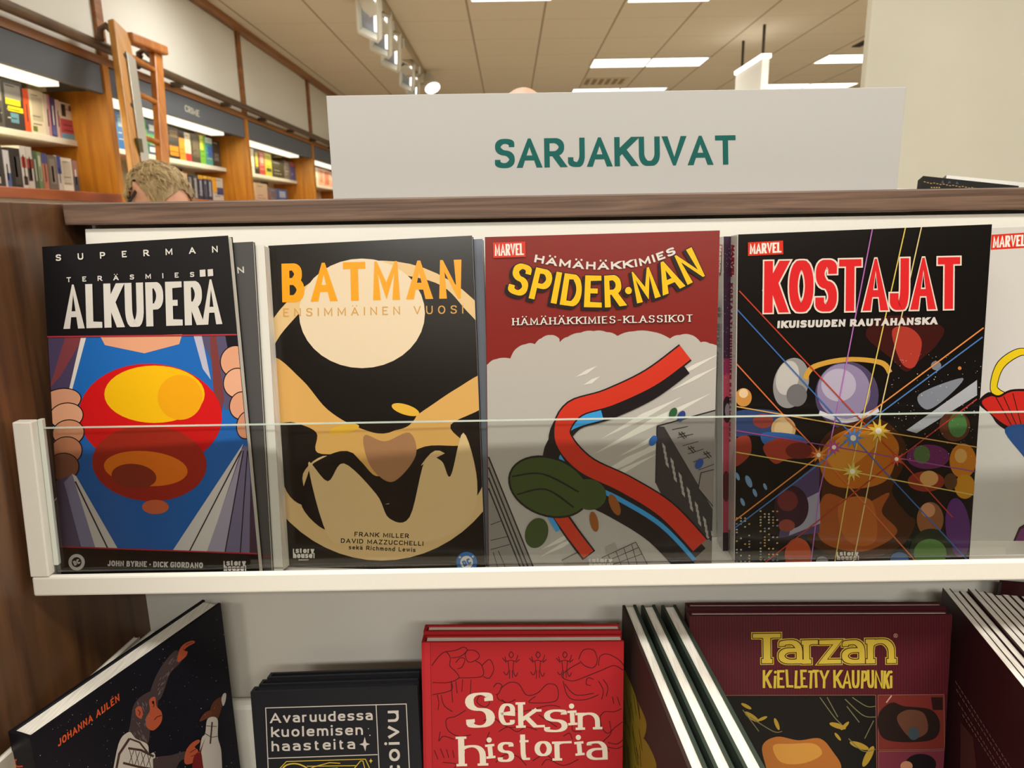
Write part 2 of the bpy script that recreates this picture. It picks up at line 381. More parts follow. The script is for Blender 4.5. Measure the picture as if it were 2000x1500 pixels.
a1.poly([(142, 925), (150, 930), (232, 1073), (188, 1072)], '#ddd7cd'); a1.lines([[(148, 940), (212, 1072)]], 2.5, '#2b2630')
a1.poly([(478, 870), (500, 880), (508, 1083), (336, 1078)], '#77708c'); a1.poly([(476, 866), (336, 1078), (405, 1080)], '#dcd6cd'); a1.poly([(476, 875), (404, 1079), (440, 1080)], '#a9a2b4'); a1.lines([[(472, 880), (370, 1078)], [(476, 880), (440, 1080)], [(484, 880), (470, 1080)]], 2.2, '#2b2630'); a1.poly([(490, 890), (500, 890), (506, 1083), (488, 1082)], '#4c3440')
a1.poly([(100, 1066.5), (520, 1081.5), (525, 1140), (100, 1140)], '#0e0c0d')
a1.lines([[(80, 658), (480, 653.5)], [(100, 1066.5), (520, 1081.5)]], 2.6, '#b9303a')
a1.text('SUPERMAN', (110.5, 510), (426.5, 493), 12.6, 2.4, 2.4, '#d8d3c9', tr=2.9)
a1.text('TERÄSMIES', (131.5, 551.5), (380.5, 541), 9.8, 2, 2, '#d0cbc2', tr=2.5)
a1.text('ALKUPER', (126, 642.5), (398, 634.5), 86, 13.8, 11.5, '#d2cdc3', tr=.14); a1.text('A', (396.5, 634.5), (434.5, 633), 88, 12.6, 11.5, '#d2cdc3')
a1.poly([(391, 527.5), (402, 526.6), (402.6, 540), (391.6, 541)], '#d2cdc3'); a1.poly([(406.4, 526.5), (416.8, 525.6), (417.6, 539), (407, 540)], '#d2cdc3')
dcmark(a1, 151, 1097.5, 16, '#e2ddd2', '#141112', '#e2ddd2')
a1.text('JOHN BYRNE • DICK GIORDANO', (211.5, 1105), (397.5, 1109), 11, 2.6, 2.2, '#dcd7cc', tr=.2)
story(a1, 438, 1095, 482, 1114)

# --- black comic with cream disc
a2 = Art(rough=.2)
a2.ell(745, 802, 268, 293, '#ddbc85', 0, 60)
a2.poly([(528, 700), (575, 622), (650, 560), (740, 535), (850, 552), (905, 600), (950, 672), (952, 850), (905, 905), (850, 880), (800, 940), (752, 985), (705, 935), (640, 890), (592, 925), (600, 985), (560, 960), (530, 850)], '#15110f', True)
a2.ell(707, 612, 123, 107, '#e3cfae')
a2.poly([(530, 700), (590, 742), (640, 800), (700, 835), (760, 845), (830, 800), (890, 760), (950, 730), (950, 790), (880, 830), (905, 868), (830, 872), (770, 905), (735, 930), (690, 890), (620, 884), (618, 845), (575, 825), (530, 815)], '#d6a65c', True)
a2.poly([(690, 800), (752, 770), (815, 790), (800, 830), (752, 842), (705, 832)], '#15110f', True); a2.poly([(712, 850), (752, 862), (800, 845), (812, 890), (770, 940), (735, 925), (715, 890)], '#a87a55', True); a2.ell(672, 838, 30, 9, '#e0b03c', -.2); a2.ell(792, 800, 28, 10, '#e0b03c', .3)
a2.poly([(620, 900), (690, 885), (752, 985), (790, 930), (880, 880), (950, 850), (950, 930), (905, 1000), (870, 960), (835, 985), (800, 1020), (770, 1025), (735, 1000), (700, 960), (655, 975), (640, 1035), (590, 990), (600, 930)], '#15110f', True)
a2.poly([(602, 905), (640, 940), (672, 905), (735, 965), (760, 1012), (800, 1010), (830, 900), (862, 900), (880, 930), (905, 845), (932, 940), (915, 1020), (830, 1060), (690, 1060), (640, 1045)], '#dfc18c', True)
a2.text('BATMAN', (551.5, 590.5), (903, 582.5), 75.5, 15, 13.5, '#ee9f0c', tr=.36)
a2.text('ENSIMMÄINEN VUOSI', (553.5, 618.7), (905, 612.3), 16.2, 2.2, 2, '#cf9a4a', tr=.75)
a2.text('FRANK MILLER', (692.4, 1047.4), (798.5, 1051), 8.8, 1.7, 1.5, '#1d140e', tr=.3)
a2.text('DAVID MAZZUCCHELLI', (665.8, 1060), (826.8, 1066), 8.8, 1.7, 1.5, '#1d140e', tr=.3)
a2.text('sekä Richmond Lewis', (681.3, 1072.6), (811.5, 1078), 8.2, 1.6, 1.4, '#1d140e', tr=.3)
story(a2, 572.6, 1071.6, 614.7, 1089.8); dcmark(a2, 911.5, 1098, 20.5, '#2d6fb4', '#dcd8d0', '#2d6fb4')

# --- red-headed comic with grey city sky
a3 = Art(rough=.25)
cl = [(88, 1105), (150, 1065), (262, 1060), (300, 990), (380, 950), (450, 950), (500, 905), (570, 880), (635, 905), (640, 935), (700, 895), (800, 862), (900, 850), (1000, 858), (1083, 887), (1200, 852), (1350, 855), (1485, 907), (1560, 880), (1650, 880), (1720, 935), (1790, 945), (1880, 985)]
a3.add([[q for i in range(0, len(cl)-1) for q in ([(930+cl[i][0]/3.922, 430+cl[i][1]/3.922)]+[(930+(cl[i][0]*(1-t)+cl[i+1][0]*t)/3.922, 430+(cl[i][1]*(1-t)+cl[i+1][1]*t)/3.922-2.2*4*t*(1-t)) for t in (.25, .5, .75)])]+[(1420, 440), (930, 440), (930, 715)]], '#82201a')
P3 = lambda l: [(930+x/3.922, 780+y/3.922) for x, y in l]
for x, y, l, w in ((960, 300, 620, 20), (900, 420, 900, 26), (1090, 440, 500, 20), (800, 660, 720, 26), (840, 700, 560, 16), (1100, 915, 230, 18), (1000, 560, 800, 22), (500, 1150, 300, 26), (490, 1205, 330, 22), (760, -170, 170, 26), (820, -110, 130, 30), (1440, -130, 430, 16), (1480, -60, 380, 14)):
    a3.add([P3([(x, y), (x+l*.5, y-l*.30-w*.2), (x+l, y-l*.52), (x+l*.52, y-l*.26+w*.7)])], '#d9d6c9')
# city blocks seen from above
dk = '#2e2b2c'
a3.add([P3([(90, 430), (130, 520), (445, 1300), (95, 1300)])], '#8b877f'); a3.lines([P3(l) for l in ([(95, 440), (440, 1290)], [(95, 520), (400, 1290)], [(95, 600), (370, 1290)], [(95, 680), (340, 1290)])], 2.6, dk); a3.lines([P3(l) for l in ([(110, 960), (190, 930)], [(110, 1080), (240, 1050)], [(110, 1150), (260, 1110)], [(170, 1160), (230, 1300)], [(130, 1170), (170, 1300)])], 1.2, dk)
a3.add([P3([(1385, 205), (1880, 70), (1880, 1300), (1560, 1300), (1480, 1100)])], '#8f8a84'); a3.add([P3([(1385, 205), (1440, 210), (1880, 960), (1880, 1300), (1700, 1200), (1500, 900), (1375, 640)])], '#3a3637')
a3.lines([P3([(1385, 205), (1880, 70)]), P3([(1385, 205), (1375, 640)])], 2.5, dk)
for i in range(7):
    for j in range(4):
        x, y = 1425+i*62+j*8, 330+i*112+j*44
        a3.add([P3([(x, y), (x+24, y+30), (x+26, y+64), (x+2, y+36)])], '#a8a39b')
for i in range(9): a3.lines([P3([(1500+i*40, 230+i*62), (1620+i*40, 205+i*58)])], 1.1, dk)
for x, y in ((1550, 250), (1620, 360), (1740, 400)): a3.lines([P3([(x, y), (x+45, y+50)]), P3([(x+20, y-5), (x+60, y+40)]), P3([(x, y+20), (x+50, y+5)])], 1.4, dk)
a3.add([P3([(1720, 560), (1880, 520), (1880, 900), (1700, 680)])], '#8d857d'); a3.lines([P3([(1720, 560), (1880, 520)]), P3([(1720, 560), (1700, 680)]), P3([(1700, 680), (1880, 900)])], 1.5, dk)
a3.add([P3([(1480, 1030), (1640, 990), (1880, 1130), (1880, 1300), (1560, 1300)])], '#7d7469'); a3.lines([P3([(1480, 1030), (1560, 1290)]), P3([(1600, 1110), (1800, 1060)]), P3([(1600, 1110), (1640, 1290)]), P3([(1520, 1150), (1600, 1110)])], 1.6, dk)
a3.add([P3([(655, 1230), (830, 1140), (870, 1290), (690, 1300)]), P3([(990, 1130), (1065, 1095), (1100, 1200), (1000, 1190)]), P3([(960, 1210), (1222, 1090), (1325, 1290), (1000, 1300)])], '#a39d94')
a3.lines([P3([(960, 1210), (1222, 1090)]), P3([(1222, 1090), (1325, 1290)]), P3([(655, 1230), (830, 1140)])]+[P3([(1010+i*60, 1190-i*27), (1060+i*60, 1290)]) for i in range(4)]+[P3([(1000, 1235), (1245, 1130)]), P3([(1010, 1275), (1270, 1180)])], 1.1, dk)
# plain ribbons and patches of colour in the middle
rib = lambda pts, w, c: a3.add(stroke(smooth(pts, False), w, w), c)
big = [(1338, 688), (1270, 738), (1190, 776), (1120, 800), (1098, 850), (1140, 905), (1220, 945), (1300, 995), (1366, 1064)]
rib([(x-6, y+22) for x, y in big], 40, '#191316'); rib([(x-14, y+34) for x, y in big[2:]], 18, '#3a9ad8'); rib([(x-22, y+48) for x, y in big[3:]], 30, '#191316'); rib(big, 34, '#191316'); rib(big, 29, '#cc3420')
rib([(1100, 930), (1085, 985), (1110, 1030), (1150, 1084)], 26, '#191316'); rib([(1100, 930), (1085, 985), (1110, 1030), (1149, 1082)], 20, '#c93a1f'); rib([(1084, 930), (1066, 985), (1090, 1036)], 8, '#3a9ad8')
a3.ell(1072, 950, 82, 58, '#1c1a15', .35); a3.ell(1072, 950, 78, 54, '#3d4f22', .35); a3.ell(1150, 965, 34, 30, '#3d4f22', .2); rib([(1000, 930), (1060, 925), (1130, 960)], 3, '#1c1a15'); rib([(1010, 965), (1066, 955), (1120, 990)], 3, '#1c1a15')
a3.ell(1048, 1040, 22, 30, '#3d4f22', .3); a3.ell(1200, 985, 9, 22, '#96561f', -.4); a3.ell(1160, 1018, 8, 20, '#96561f', -.2)
for x, y, c in ((1314, 806, '#2c5a35'), (1330, 812, '#2a3f78'), (1275, 860, '#2d6bb8'), (1365, 905, '#2d4f96')): a3.ell(x, y, 7, 11, c, .5)
marvel(a3, [(962.8, 474), (1026, 472), (1026.6, 502), (963.6, 504)])
a3.text('HÄMÄHÄKKIMIES', None, None, 15, 4.2, 3.4, '#ddd6cc', path=[(1043, 512), (1088, 520), (1146, 526), (1198, 526), (1249, 520), (1287, 509), (1320, 496)], tr=.28)
spa = [(990, 571), (1040, 584), (1108, 597), (1167, 600.5), (1212, 598), (1262, 588), (1320, 567), (1378, 538)]
for g, dx, dy, c in ((2.2, -4.5, 4, '#1c1214'), (1.6, 0, 0, '#1c1214'), (0, 0, 0, '#efbd10')):
    a3.text('SPIDER·MAN', None, None, 62, 11.6, 9.6, c, path=[(x+dx, y+dy) for x, y in spa], tr=.17, grow=g)
a3.text('HÄMÄHÄKKIMIES-KLASSIKOT', (1002, 636.2), (1353, 629.2), 14, 2.8, 1.3, '#1d0e0d', tr=.36, serif=1.3); a3.text('HÄMÄHÄKKIMIES-KLASSIKOT', (1001, 635.2), (1352, 628.2), 14, 2.8, 1.3, '#ddd6cc', tr=.36, serif=1.3)
story(a3, 1150.5, 1090, 1196.5, 1106, '#dcd8cc', False)

# --- black comic with rays of light
a4 = Art(rough=.17)
P4 = lambda l: [(1400+x/3.333, 780+y/3.333) for x, y in l]
rnd = random.Random(4)
for i in range(150):
    x, y = rnd.uniform(1740, 1915), rnd.uniform(690, 900); r = rnd.choice((.5, .6, .8, 1.1)); a4.add([[(x-r, y), (x, y-r), (x+r, y), (x, y+r)]], '#cfc9c4')
a4.lay = 2
a4.ell(1545, 748, 34, 50, '#8f8c8a', .25); a4.ell(1538, 738, 22, 34, '#bdb8b2', .25); a4.ell(1556, 772, 20, 22, '#6e6b6c')
a4.ell(1654, 772, 62, 66, '#4d4160'); a4.ell(1648, 764, 52, 54, '#8d809f'); a4.ell(1638, 752, 34, 32, '#b1a8bc'); a4.add(stroke(smooth([(1572, 740), (1590, 716), (1654, 702), (1720, 708), (1738, 728)], False), 9, 9), '#c8973c'); a4.add(stroke(smooth([(1600, 806), (1654, 822), (1716, 800)], False), 8, 8), '#cfc8d2')
a4.poly([(1690, 652), (1740, 616), (1838, 636), (1830, 672), (1796, 704), (1770, 726), (1740, 700)], '#3c1513', True); a4.poly([(1742, 646), (1776, 640), (1800, 668), (1786, 716), (1760, 708)], '#a8382c', True)
a4.poly([(1770, 840), (1908, 742), (1908, 772), (1790, 846)], '#a9abb0'); a4.poly([(1795, 770), (1880, 738), (1850, 775), (1810, 800)], '#7d828c', True); a4.ell(1828, 714, 10, 9, '#77787e'); a4.ell(1874, 719, 3.5, 3.5, '#c9783a')
a4.ell(1452, 776, 16, 18, '#c88a42'); a4.ell(1452, 768, 9, 9, '#e4c49a')
a4.poly([(1434, 806), (1500, 800), (1545, 820), (1540, 858), (1470, 850), (1434, 850)], '#31446e', True); a4.ell(1490, 822, 20, 14, '#8a3c34'); a4.ell(1530, 838, 24, 24, '#c9a26a'); a4.ell(1530, 838, 18, 18, '#d7b98a'); a4.poly([(1490, 845), (1560, 850), (1572, 870), (1500, 872)], '#2f5f9e', True)
a4.poly([(1434, 860), (1462, 852), (1466, 885), (1440, 910), (1434, 900)], '#9a3a2a', True); a4.poly([(1490, 872), (1530, 855), (1585, 872), (1588, 892), (1540, 896), (1512, 905)], '#a33d2b', True); a4.ell(1560, 880, 26, 16, '#6e2720')
a4.poly([(1540, 950), (1600, 900), (1600, 1040), (1520, 1050)], '#4d3f63'); a4.poly([(1560, 980), (1600, 960), (1602, 1022), (1540, 1046)], '#9a97a8'); a4.ell(1545, 990, 34, 42, '#331a26'); a4.ell(1538, 978, 20, 20, '#6b2a2c'); a4.ell(1536, 1026, 16, 12, '#8b4034')
for x, y, r in ((1462, 940, 9), (1474, 962, 6), (1494, 950, 5), (1440, 930, 6), (1450, 980, 6)): a4.ell(x, y, r*.6, r*1.4, '#6f93b4', -.4)
for i in range(9):
    for j in range(18):
        if rnd.random() < .55: x, y = 1437+i*8+(14 if i > 3 else 0), 996+j*5.6+(0 if i > 3 else 14); a4.add([[(x, y), (x+3.4, y), (x+3.4, y+2.8), (x, y+2.8)]], rnd.choice(('#c9b890', '#b8b4a8', '#c9a052', '#7e8aa0')))
a4.lay = 14
a4.poly([(1590, 900), (1612, 850), (1660, 826), (1722, 820), (1766, 862), (1764, 910), (1742, 958), (1770, 1002), (1788, 1020), (1760, 1066), (1690, 1092), (1620, 1082), (1576, 1050), (1598, 1000), (1604, 950)], '#43230f', True)
a4.poly([(1600, 900), (1620, 858), (1664, 836), (1718, 830), (1754, 866), (1748, 905), (1728, 940), (1676, 954), (1620, 944)], '#b9691c', True); a4.poly([(1614, 892), (1636, 858), (1690, 842), (1720, 852), (1690, 890), (1640, 920)], '#cf8a30', True)
a4.poly([(1612, 965), (1680, 985), (1736, 962), (1722, 1000), (1752, 1040), (1690, 1076), (1620, 1066), (1596, 1034)], '#9d5020', True); a4.poly([(1640, 980), (1700, 976), (1712, 1050), (1680, 1066), (1646, 1044)], '#b26226', True)
a4.ell(1864, 832, 30, 30, '#5a3424'); a4.ell(1870, 830, 18, 24, '#4f7d46'); a4.ell(1812, 892, 42, 24, '#69285a'); a4.ell(1800, 888, 16, 18, '#4f6b3c'); a4.ell(1880, 900, 26, 34, '#c77a22'); a4.ell(1884, 950, 20, 24, '#c88a22'); a4.ell(1876, 890, 12, 14, '#d7a45a')
a4.ell(1808, 940, 36, 20, '#8c3322'); a4.ell(1814, 934, 18, 15, '#cf9a5a'); a4.ell(1856, 940, 13, 16, '#5a3a22'); a4.ell(1816, 1014, 26, 34, '#8f5a35'); a4.ell(1812, 996, 14, 14, '#c98d66'); a4.ell(1870, 1030, 24, 58, '#5a2e6e', -.1)
a4.ell(1818, 1076, 42, 44, '#1d2b18'); a4.ell(1816, 1080, 32, 28, '#57813c'); a4.ell(1756, 1092, 18, 14, '#3f6ba0'); a4.ell(1558, 1084, 26, 34, '#b04a26'); a4.ell(1605, 1096, 12, 10, '#8d8d92')
a4.lay = 40
rays = [('#b06ab4', [(1703, 448), (1635, 800), (1600, 960), (1583, 1102)]), ('#d8bf5a', [(1767.5, 445), (1688, 800), (1660, 924), (1629, 1102)]), ('#d9c486', [(1799, 443), (1719.5, 800), (1712, 864), (1665, 1102)]), ('#b5402c', [(1443.5, 568), (1661, 800), (1754, 894), (1860, 1010)]),
        ('#3c68a8', [(1437, 602), (1619, 800), (1722, 915), (1893, 1098)]), ('#d06c3a', [(1434, 706), (1520, 800), (1592, 876), (1790, 1098)]), ('#dd8a48', [(1920, 640), (1706, 800), (1586, 900), (1434, 1017)]), ('#4c78b0', [(1918, 658), (1727, 800), (1600, 905), (1434, 1031)]),
        ('#a83a2c', [(1907, 779), (1752, 896), (1487, 1103)]), ('#d9a95a', [(1434, 793), (1688, 837), (1908, 873)]), ('#9a4d8c', [(1434, 840), (1628, 872), (1906, 921)]), ('#d9bf62', [(1434, 882), (1664, 921), (1900, 966)])]
for c, l in rays: a4.lines([l], 2.1, c)
for x, y, r, c in ((1665.5, 855, 22, '#5f86c8'), (1715, 841, 24, '#e8c24a'), (1628, 873, 16, '#b84c8c'), (1598, 888, 16, '#e08a3c'), (1750, 896, 15, '#c8503a'), (1664, 920, 20, '#d8c25a')):
    a4.add([[(x+(r if i % 2 == 0 else r*.42)*cos(i*pi/9), y+(r if i % 2 == 0 else r*.42)*sin(i*pi/9)) for i in range(18)]], c); a4.ell(x, y, r*.26, r*.26, '#f2ead2')
marvel(a4, [(1460, 473.5), (1528.5, 470), (1529, 496.5), (1460, 500)])
for g, c in ((2.8, '#e6d5c6'), (0, '#d8282b')): a4.text('KOSTAJAT', (1491, 611), (1873, 603), 101, 17, 14, c, tr=.1, grow=g, slant=.03)
a4.text('IKUISUUDEN RAUTAHANSKA', (1517, 640.8), (1829, 633.4), 14.3, 4.8, 3.8, '#d3cdc6', tr=.2, slant=.1)
story(a4, 1633.6, 1077, 1676.4, 1092.4)
s4 = Art(.3); marvel(s4, [(1436, 476), (1434.6, 544), (1425.3, 544), (1427, 474)], ink='#8c2030', red='#c9b9b4')
s4.text('KOSTAJAT: IKUISUUDEN RAUTAHANSKA', (1426.5, 553), (1421.5, 865), 5.2, 3.2, 1.3, '#93213a', tr=.3, up=(1, 0)); s4.text('EGMONT', (1421, 1035), (1420.5, 1082), 5, 1.8, .9, '#4a4648', up=(1, 0))
# --- purple comic behind it
a6 = Art(.2); a6.poly([(1380, 700), (1480, 700), (1480, 1110), (1380, 1110)], '#8e2f55'); a6.poly([(1380, 770), (1480, 760), (1480, 1060), (1380, 1060)], '#b3465a', True); a6.ell(1420, 800, 9, 26, '#2a1a24'); a6.ell(1421, 802, 5, 14, '#8d8288'); a6.ell(1418, 950, 8, 30, '#5c1c2c'); a6.poly([(1400, 1040), (1440, 1040), (1440, 1110), (1400, 1110)], '#2c1a26')
rnd = random.Random(9)
for i in range(40): x, y = rnd.uniform(1409, 1426), rnd.uniform(470, 760); a6.ell(x, y, .6, .8, '#b58fb0', n=6)
s6 = Art(.3); marvel(s6, [(1411, 478), (1406, 538), (1399, 538), (1402, 476)]); s6.text('VS. PITKÄ FEENIX', (1399, 600), (1395.6, 742), 6.5, 3, 1.4, '#33527c', tr=.3, up=(1, 0)); s6.text('EGMONT', (1396, 1020), (1395, 1078), 5.5, 2, 1, '#5a5658', up=(1, 0))
# --- white comic at the right end
a5 = Art(.3); marvel(a5, [(1936.5, 458.5), (2006, 454), (2006, 484), (1935, 488)])
ring = smooth([(2010, 688), (1985, 690), (1955, 712), (1942, 745), (1945, 765), (1975, 778), (2030, 786), (2080, 770), (2090, 730), (2060, 698)]); ring.append(ring[0]); a5.add(stroke(ring, 15, 15, True), '#191510'); a5.add(stroke(ring, 12, 12, True), '#e3c41c')
a5.poly([(1911, 787), (1930, 766), (1950, 772), (1980, 760), (2050, 764), (2110, 790), (2120, 850), (2060, 880), (1985, 850), (1950, 830), (1935, 810)], '#1b1112', True); a5.poly([(1918, 788), (1934, 774), (1952, 776), (1982, 764), (2050, 770), (2102, 794), (2110, 846), (2056, 872), (1985, 840), (1952, 822)], '#c4271f', True); a5.lines([[(1945, 776), (1975, 830)], [(1960, 774), (1985, 830)], [(1978, 768), (1996, 836)], [(2010, 768), (2020, 850)], [(2040, 768), (2050, 860)]], 1.6, '#2a1414')
a5.poly([(1962, 838), (2030, 834), (2060, 900), (2040, 960), (2005, 900)], '#1f4f8c', True); a5.poly([(1974, 1068), (1990, 1030), (2040, 1000), (2090, 1040), (2100, 1070)], '#1a1116'); a5.poly([(1979, 1065), (1993, 1034), (2040, 1006), (2084, 1042), (2094, 1067)], '#6b2a6e')
# --- grey copy behind the first
a7 = Art(.3); a7.text('N', (464, 534), (477, 533), 12.5, 2.6, 2.4, '#c6c1b8')
a7.lines([[(440, 1084), (540, 1087)]], 2, '#8d2c36')

# --- star-strewn hardback, lower left (ape and dog in white suits)
aA = Art(.4); PA = lambda l: [(x/4, 1150+y/4) for x, y in l]
rnd = random.Random(21)
for i in range(330):
    x, y = rnd.uniform(60, 468), rnd.uniform(1190, 1760); r = rnd.choice((.5, .6, .7, 1.0)); aA.add([[(x-r, y), (x, y-r), (x+r*.8, y-.3), (x, y+r)]], rnd.choice(('#b9bcc8', '#8d90a0', '#d8dae0')))
aA.lay = 1
fur, skin, suit, br = '#4b3d3d', '#bd5a3a', '#cfc6ba', '#4d3832'
aA.add([PA(smooth([(1380, 480), (1420, 560), (1330, 660), (1280, 800), (1240, 870), (1170, 850), (1190, 750), (1240, 640), (1310, 540)]))], fur)
aA.add([PA(smooth([(1385, 560), (1400, 480), (1440, 430), (1500, 405), (1522, 420), (1470, 450), (1440, 480), (1465, 490), (1450, 530), (1400, 570)]))], skin); aA.lines([PA([(1450, 440), (1510, 415)]), PA([(1430, 470), (1460, 490)])], 1, '#4a1f18')
aA.add([PA(smooth([(1040, 920), (1090, 850), (1180, 800), (1230, 840), (1225, 960), (1180, 1050), (1155, 1210), (1080, 1190), (1010, 1130), (1020, 1040)]))], fur)
aA.add([PA(smooth([(1165, 870), (1210, 845), (1222, 915), (1262, 965), (1260, 1040), (1200, 1105), (1145, 1080), (1140, 1010), (1170, 950)]))], skin); aA.add([PA(smooth([(1062, 930), (1100, 920), (1115, 970), (1100, 1015), (1062, 985)]))], skin)
aA.lines([PA([(1205, 1025), (1225, 1000), (1262, 988)]), PA([(1185, 880), (1205, 905), (1195, 925)]), PA([(1075, 945), (1095, 965), (1085, 990)])], 1.3, '#3a1712'); aA.ell(299, 1372, 2, 3.4, '#1c1212')
fr_ = random.Random(3)
aA.lines([PA([(x, y), (x+10, y+24)]) for x, y in [(fr_.uniform(1040, 1150), fr_.uniform(870, 1180)) for _ in range(38)]]+[PA([(x, y), (x+14, y-22)]) for x, y in [(1215+fr_.uniform(-20, 40)+t*120, 840-t*280+fr_.uniform(-15, 15)) for t in [fr_.random() for _ in range(24)]]], .7, '#86777a')
aA.add([PA(smooth([(1000, 1120), (1060, 1170), (1150, 1215), (1165, 1290), (1215, 1330), (1210, 1900), (850, 1900), (910, 1270)]))], suit)
aA.lines([PA([(1010, 1170), (930, 1290), (905, 1420)]), PA([(1000, 1245), (1100, 1260), (1200, 1310)]), PA([(960, 1360), (1080, 1390), (1200, 1410)])], 4.2, br); aA.lines([PA([(1010, 1170), (1090, 1200), (1160, 1290)])], 3, br)
for i in range(4): x = 1010+i*46; aA.lines([PA([(x, 1255+i*10), (x+28, 1375+i*6)]), PA([(x+34, 1262+i*10), (x-6, 1372+i*5)])], 1.1, br)
aA.add([PA(smooth([(1210, 1320), (1330, 1300), (1450, 1270), (1470, 1330), (1380, 1390), (1230, 1900), (1195, 1400)]))], fur); aA.add([PA(smooth([(1440, 1360), (1450, 1270), (1490, 1210), (1545, 1178), (1560, 1195), (1520, 1235), (1545, 1262), (1540, 1320), (1490, 1365)]))], skin); aA.lines([PA([(1480, 1280), (1530, 1250)]), PA([(1490, 1310), (1540, 1290)])], 1, '#3a1712')
aA.add([PA(smooth([(1630, 980), (1660, 890), (1720, 845), (1740, 880), (1720, 960), (1690, 1030), (1640, 1020)]))], '#5e3322'); aA.add([PA(smooth([(1640, 950), (1590, 975), (1555, 1035), (1600, 1020), (1650, 990)]))], '#6b3a26'); aA.add([PA(smooth([(1728, 860), (1745, 818), (1765, 822), (1758, 880), (1740, 915)]))], '#c9c0b4')
aA.add([PA(smooth([(1620, 1015), (1695, 1015), (1700, 1160), (1730, 1330), (1720, 1900), (1510, 1900), (1560, 1240), (1600, 1130)]))], suit); aA.add([PA(smooth([(1600, 1170), (1560, 1260), (1500, 1370), (1490, 1900), (1640, 1900), (1580, 1350), (1570, 1270)]))], '#7a1f20'); aA.lines([PA([(1655, 1040), (1640, 1210)])], 3, br); aA.lines([PA([(1600, 1130), (1650, 1160), (1705, 1150)]), PA([(1610, 1070), (1690, 1075)])], 1.3, br)
aA.text('JOHANNA AULÉN', (113, 1459), (233, 1368), 14, 3, 2.5, '#dd5a2c', up=(-.12, -1), tr=.24)
sA = Art(.4); sA.text('JOHANNA AULÉN', (27, 1483), (60, 1800), 16, 3, 3, '#d0542c', up=(1, -.06), tr=.2)
sA2 = Art(.4); sA2.text('E', (4, 1487), (7, 1515), 12, 2.6, 2.6, '#b8432f', up=(1, -.06))

# --- black hardback with white frame lettering
aB = Art(.35); PB = lambda l: [(450+x/4.287, 1150+y/4.287) for x, y in l]; wB = '#c2bab0'
aB.lines([PB(l) for l in ([(292, 998), (1472, 964), (1540, 2350)], [(295, 998), (352, 2350)], [(1220, 975), (1285, 2350)], [(318, 1420), (1232, 1388)])], 1.7, wB)
def tB(t, x0, y0, x1, y1, h, **kw): (p0, p1) = PB([(x0, y0), (x1, y1)]); aB.text(t, p0, p1, h, 3.6, 3, wB, **kw)
tB('Avaruudessa', 333, 1125, 1192, 1098, 19.5, tr=.22); tB('kuolemisen', 342, 1242, 1110, 1222, 20, tr=.24); tB('haasteita', 346, 1361, 1045, 1340, 20, tr=.26)
aB.add([PB([(1125, 1240), (1138, 1290), (1168, 1300), (1138, 1312), (1130, 1360), (1112, 1312), (1080, 1302), (1112, 1290)])], wB); aB.ell(719.6, 1423, 1, 1, wB); aB.ell(722.5, 1436, 1.2, 1.2, wB)
(p0, p1) = PB([(1425, 1570), (1408, 1018)]); aB.text('coivu', p0, p1, 29, 5, 4.6, wB, tr=.24)
aB.lines([PB(l) for l in ([(390, 1530), (470, 1445), (1130, 1425), (1165, 1500)], [(640, 1520), (700, 1490), (830, 1455), (920, 1460)], [(640, 1485), (1050, 1480)], [(1040, 1500), (1090, 1440), (1110, 1440), (1130, 1520)], [(700, 1510), (900, 1500)])], 1.5, '#c9ab3a'); aB.add(stroke(smooth(PB([(420, 1530), (470, 1475), (560, 1465), (640, 1500), (660, 1540)]), False), 2.4, 2.4), '#c9ab3a'); aB.add([PB([(1176, 1418), (1182, 1434), (1194, 1440), (1182, 1446), (1176, 1462), (1170, 1446), (1160, 1440), (1170, 1434)])], '#c9ab3a')

